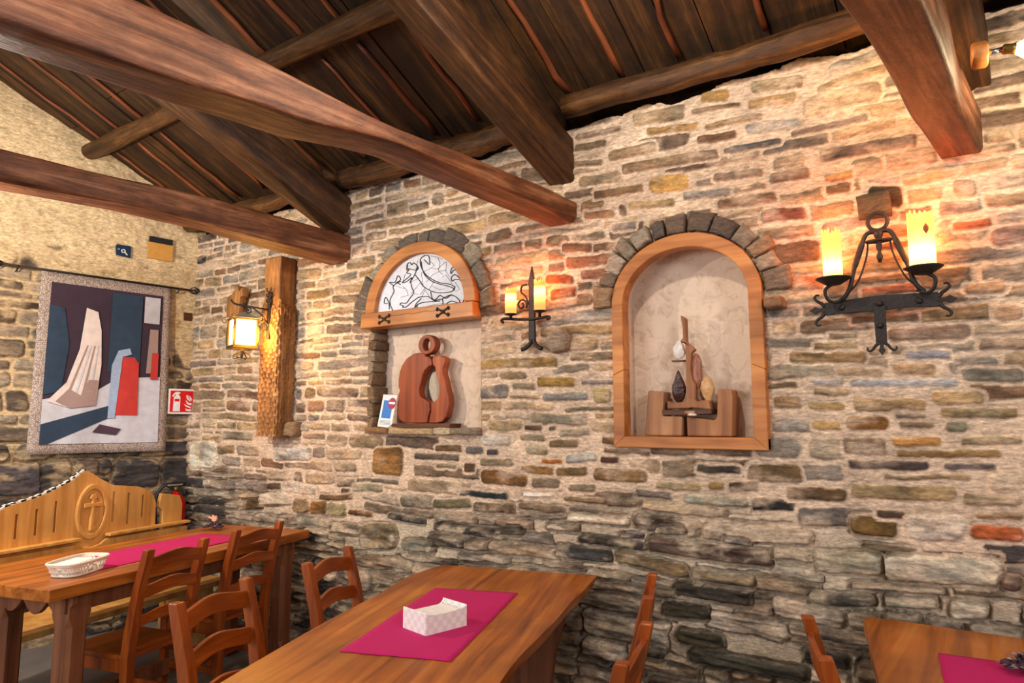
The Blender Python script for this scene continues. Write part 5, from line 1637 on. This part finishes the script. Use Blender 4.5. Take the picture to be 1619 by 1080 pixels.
for k in range(7):
    m = MB(); m.box((0.012 + 0.003 * math.sin(k * 2.2), 0.002 * math.cos(k), 0.004 + k * 0.0075), (0.165, 0.10, 0.0068)); m.build('napkin', M['paper'], t, 0.002)


def posy(label, loc, sd, ribbon):
    rn = random.Random(sd)
    t = E('dried_posy', label, 'dried flowers', loc, rn.uniform(0, 1))
    m = MB()
    for k in range(70):
        a, b = rn.uniform(0, 2 * PI), rn.uniform(0, 1) ** 0.6
        c = Vector((0.075 * b * math.cos(a), 0.05 * b * math.sin(a), 0.012 + 0.04 * (1 - b * b) * rn.random() + 0.006))
        v_, f_ = rock(rn.uniform(0.008, 0.016), rn.randint(0, 999), 1, 0.4, (1, 1, 0.7))
        m.add(v_, f_, None, Matrix.Translation(c))
    o = m.build('flower_heads', M['dried'], t); o['kind'] = 'stuff'
    m = MB()
    for k in range(40):
        a, b = rn.uniform(0, 2 * PI), rn.uniform(0.2, 1)
        c = Vector((0.08 * b * math.cos(a), 0.052 * b * math.sin(a), 0.022 + 0.035 * (1 - b * b)))
        R = Matrix.Translation(c) @ Matrix.Rotation(rn.uniform(0, 6), 4, 'Z') @ Matrix.Rotation(rn.uniform(-1, 1), 4, 'X')
        m.add([(-.010, 0, 0), (0, -.005, .003), (.010, 0, 0), (0, .005, .003)], [(0, 1, 2, 3)], None, R)
    o = m.build('petals', M['dried2'], t); o['kind'] = 'stuff'
    if ribbon:
        m = MB()
        m.prism([(-.012, .035), (.010, .035), (.022, .075), (.012, .095), (-.004, .085), (-.016, .10), (-.024, .08)], -0.006, 0.006)
        m.tube([(0.0, 0, 0.04), (-0.02, 0.0, 0.07), (-0.05, 0.0, 0.085), (-0.05, 0, 0.072)], 0.006, 6)
        m.build('ribbon', M['ribbon'], t, 0.003)
    return t


posy('dried flower posy with a peach ribbon on the wall end of the bench runner', (-4.36, -0.42, TZ1 + 0.003), 4, True)

# ---------------------------------------------------------------- middle table
TZ = 0.80
t = E('dining_table', 'live-edge slab table in the middle, its far end against the stone wall', 'table', (-1.87, -0.9, 0), math.atan2(0.933, -0.36))
Rt = Matrix.Rotation(-math.atan2(0.933, -0.36), 4, 'Z')


def tl(p, o=(-1.87, -0.9)):
    q = Rt @ Vector((p[0] - o[0], p[1] - o[1], 0))
    return (q.x, q.y)


left = [(-1.60, -2.62), (-1.72, -2.33), (-1.899, -1.909), (-1.995, -1.676), (-2.135, -1.32), (-2.276, -0.916), (-2.392, -0.634), (-2.43, -0.45), (-2.446, -0.288)]
right = [(-1.646, -0.05), (-1.56, -0.34), (-1.507, -0.541), (-1.45, -0.72), (-1.405, -0.864), (-1.351, -1.059), (-1.296, -1.257), (-1.22, -1.467), (-1.13, -1.68), (-1.05, -1.90), (-0.95, -2.16), (-0.86, -2.36)]
sm = lambda pts: [(p.x, p.y) for p in bez([(q[0], q[1], 0) for q in pts], 4)]
poly = [tl(p) for p in sm(left) + sm(right)]
cx_, cy_ = sum(p[0] for p in poly) / len(poly), sum(p[1] for p in poly) / len(poly)
m = MB()
shr = lambda k: [(cx_ + (p[0] - cx_) * (1 if abs(p[0]) > 5 else k), cy_ + (p[1] - cy_) * k) for p in poly]
m.loft([[(p[0], p[1], z) for p in shr(k)] for z, k in ((TZ - 0.055, 0.94), (TZ - 0.04, 0.965), (TZ - 0.012, 0.99), (TZ, 1.0))])
m.build('tabletop', M['table'], t, 0.002)
for yy in (0.48, -1.15):
    m = MB()
    pr = [(-0.24, 0), (-0.22, 0.1), (-0.19, 0.3), (-0.205, 0.5), (-0.25, 0.66), (-0.28, 0.745), (0.30, 0.745), (0.27, 0.66), (0.235, 0.5), (0.215, 0.3), (0.235, 0.1), (0.25, 0)]
    m.prism([((-p[0] * 1.35 if p[0] > 0 else -p[0] * 0.9) - 0.03, p[1]) for p in pr], yy - 0.03, yy + 0.03, 'YZ')
    m.build('slab_leg', M['tableleg'], t, 0.01)
m = MB(); m.box((-0.33, -0.02, 0.30), (1.7, 0.05, 0.10)); m.build('stretcher', M['tableleg'], t, 0.004)
T2RZ = math.atan2(0.935, -0.354)
runner('magenta cloth runner on the middle slab table under the white napkin box', (-1.79, -1.06, TZ + 0.0002), T2RZ, 0.90, 0.39)

# woven napkin box
t = E('napkin_box', 'white woven napkin box on the magenta runner of the middle table', 'napkin box', (-1.735, -1.163, TZ + 0.003), math.atan2(0.17, 0.035))
LBX, WBX, HB, TB = 0.185, 0.138, 0.076, 0.006
# local x along the long sides; end panels at +-x
for sg in (-1, 1):
    m = MB(); m.prism([(-WBX / 2, 0), (WBX / 2, 0), (WBX / 2, HB), (-WBX / 2, HB)], sg * LBX / 2 - TB / 2, sg * LBX / 2 + TB / 2, 'YZ'); m.build('end_panel', M['woven'], t, 0.002)
for sg in (-1, 1):
    m = MB()
    dip = 0.03 if sg > 0 else 0.012
    m.prism([(-LBX / 2, 0), (LBX / 2, 0)] + [(LBX / 2 * math.cos(PI * k / 16), HB - dip * math.sin(PI * k / 16) ** 0.8) for k in range(17)], sg * WBX / 2 - TB / 2, sg * WBX / 2 + TB / 2, 'XZ')
    m.build('side_panel', M['woven'], t, 0.002)
m = MB(); m.box((0, 0, 0.004), (LBX, WBX, 0.006)); m.build('base', M['woven'], t)
t = E('napkin_stack', 'white paper napkins filling the woven box', 'napkins', (-1.735, -1.163, TZ + 0.011), math.atan2(0.17, 0.035))
for k in range(6):
    m = MB(); m.box((0.002 * math.sin(k * 2), 0.002 * math.cos(k * 3), 0.005 + k * 0.0085), (0.162, 0.122, 0.0076)); m.build('napkin', M['paper'], t, 0.002)

# ---------------------------------------------------------------- right table
t = E('dining_table', 'live-edge slab table in the right corner of the picture, against the wall', 'table', (0.3, -0.085, 0))
left = [(-0.436, -0.0), (-0.452, -0.06), (-0.433, -0.12), (-0.402, -0.31), (-0.356, -0.55), (-0.318, -0.75), (-0.30, -0.98), (-0.31, -1.25), (-0.33, -1.5)]
poly = [(p[0] - 0.3, p[1]) for p in sm(left)] + [(0.30, -1.5), (0.32, -0.8), (0.30, 0.0)]
cx_, cy_ = sum(p[0] for p in poly) / len(poly), sum(p[1] for p in poly) / len(poly)
m = MB()
shr = lambda k: [(cx_ + (p[0] - cx_) * k, cy_ + (p[1] - cy_) * (1 if p[1] > -0.02 else k)) for p in poly]
m.loft([[(p[0], p[1], z) for p in shr(k)] for z, k in ((TZ - 0.055, 0.95), (TZ - 0.03, 0.985), (TZ - 0.01, 1.0), (TZ, 0.992))])
m.build('tabletop', wood('table_wood_light', lin(122, 62, 18), lin(178, 102, 36), lin(206, 132, 56), 'Y', 0.34, 1.1, 0.12, 0.0), t, 0.002)
for yy in (-0.35, -1.2):
    m = MB(); m.prism([(p[0] * 0.95 - 0.32, p[1]) for p in pr], yy - 0.03, yy + 0.03, 'XZ'); m.build('slab_leg', M['tableleg'], t, 0.01)
runner('magenta cloth runner on the right table in the picture corner', (0.05, -0.86, TZ + 0.0002), math.radians(-84), 0.88, 0.39)
posy('dark dried flower posy on the runner of the right table', (0.045, -0.505, TZ + 0.003), 9, False)

# ---------------------------------------------------------------- ladder-back chairs


def chair(label, back_top, face, group='ladder-back chairs around the tables', w=0.37):
    """back_top: point between the two post tops at 0.95 m; face: direction the sitter looks to (radians)"""
    t = E('dining_chair', label, 'chair', (0, 0, 0), face, group)
    hw = w / 2
    BXT, BXS = -0.285, -0.19           # back post x at its top and at seat height
    t.location = (back_top[0] - BXT * math.cos(face), back_top[1] - BXT * math.sin(face), 0)
    for sy_ in (-1, 1):
        m = MB()
        y = sy_ * hw
        rg = []
        for x_, z_, a, b in ((-0.215, 0.0, .020, .019), (-0.195, 0.2, .022, .021), (BXS, 0.44, .024, .023), (BXS - 0.012, 0.55, .024, .023), (-0.235, 0.75, .022, .022), (BXT, 0.945, .019, .021), (BXT - 0.001, 0.95, .015, .017)):
            rg.append([(x_ - a, y - b, z_), (x_ + a, y - b, z_), (x_ + a, y + b, z_), (x_ - a, y + b, z_)])
        m.loft(rg)
        m.build('back_post', M['chair'], t, 0.004)
        m = MB(); m.box((0.19, y * 1.0, 0.215), (0.042, 0.042, 0.43), None, None, 0.85); m.build('leg', M['chair'], t, 0.004)
    for zc, hh in ((0.875, 0.062), (0.745, 0.058), (0.605, 0.052)):
        m = MB()
        n = 16
        rows = []
        px = BXS - 0.012 - (zc - 0.55) / 0.40 * 0.083
        for i in range(n + 1):
            q = i / n
            y = -hw + w * q
            bow = -0.018 * math.sin(PI * q)
            arch_ = 0.024 * (0.5 - 0.5 * math.cos(2 * PI * q))
            lo = 0.020 * (0.5 - 0.5 * math.cos(2 * PI * q))
            tk = 0.009
            rows.append([(px + bow - tk, y, zc - hh / 2 + lo), (px + bow + tk, y, zc - hh / 2 + lo), (px + bow + tk - 0.006, y, zc + hh / 2 + arch_), (px + bow - tk - 0.006, y, zc + hh / 2 + arch_)])
        m.loft(rows)
        m.build('back_rail', M['chairx'], t, 0.003)
    m = MB()
    m.prism([(-0.20, -hw + 0.026), (-0.165, -hw + 0.026), (-0.165, -hw - 0.02), (0.205, -hw - 0.03), (0.225, 0), (0.205, hw + 0.03), (-0.165, hw + 0.02), (-0.165, hw - 0.026), (-0.20, hw - 0.026)], 0.432, 0.456, 'XY')
    m.build('seat', M['chairx'], t, 0.005)
    for sy_ in (-1, 1):
        m = MB(); m.box((0.0, sy_ * hw, 0.40), (0.36, 0.022, 0.06)); m.build('seat_rail', M['chair'], t, 0.003)
        m = MB(); m.box((0.0, sy_ * hw, 0.18), (0.38, 0.02, 0.034)); m.build('stretcher', M['chair'], t, 0.003)
    m = MB(); m.box((0.19, 0, 0.40), (0.022, w - 0.04, 0.06)); m.build('seat_rail', M['chairx'], t, 0.003)
    m = MB(); m.box((0.0, 0, 0.18), (0.024, w - 0.02, 0.03)); m.build('stretcher', M['chairx'], t, 0.003)
    return t


a1 = math.atan2(-0.248, -0.969)
chair('brown ladder-back chair at the front of the bench table, nearer the basket', (-3.39, -1.222), a1, w=0.345)
chair('brown ladder-back chair at the bench table, nearer the stone wall', (-3.585, -0.618), a1 + 0.02, w=0.375)
a2 = math.atan2(0.36, 0.933)
chair('ladder-back chair at the near left side of the slab table, between the two tables', (-2.358, -1.667), a2, w=0.38)
chair('brown ladder-back chair at the left side of the slab table, next to the stone wall', (-2.545, -0.98), a2 + 0.03, w=0.40)
chair('brown ladder-back chair at the right side of the slab table, next to the stone wall', (-1.087, -0.684), a2 + PI, w=0.375)
chair('ladder-back chair at the near right side of the slab table, overlapping the one behind', (-0.85, -1.335), a2 + PI - 0.12, w=0.37)
chair('brown ladder-back chair facing the right corner table', (-0.45, -0.99), math.atan2(0.3, 0.95), w=0.40)
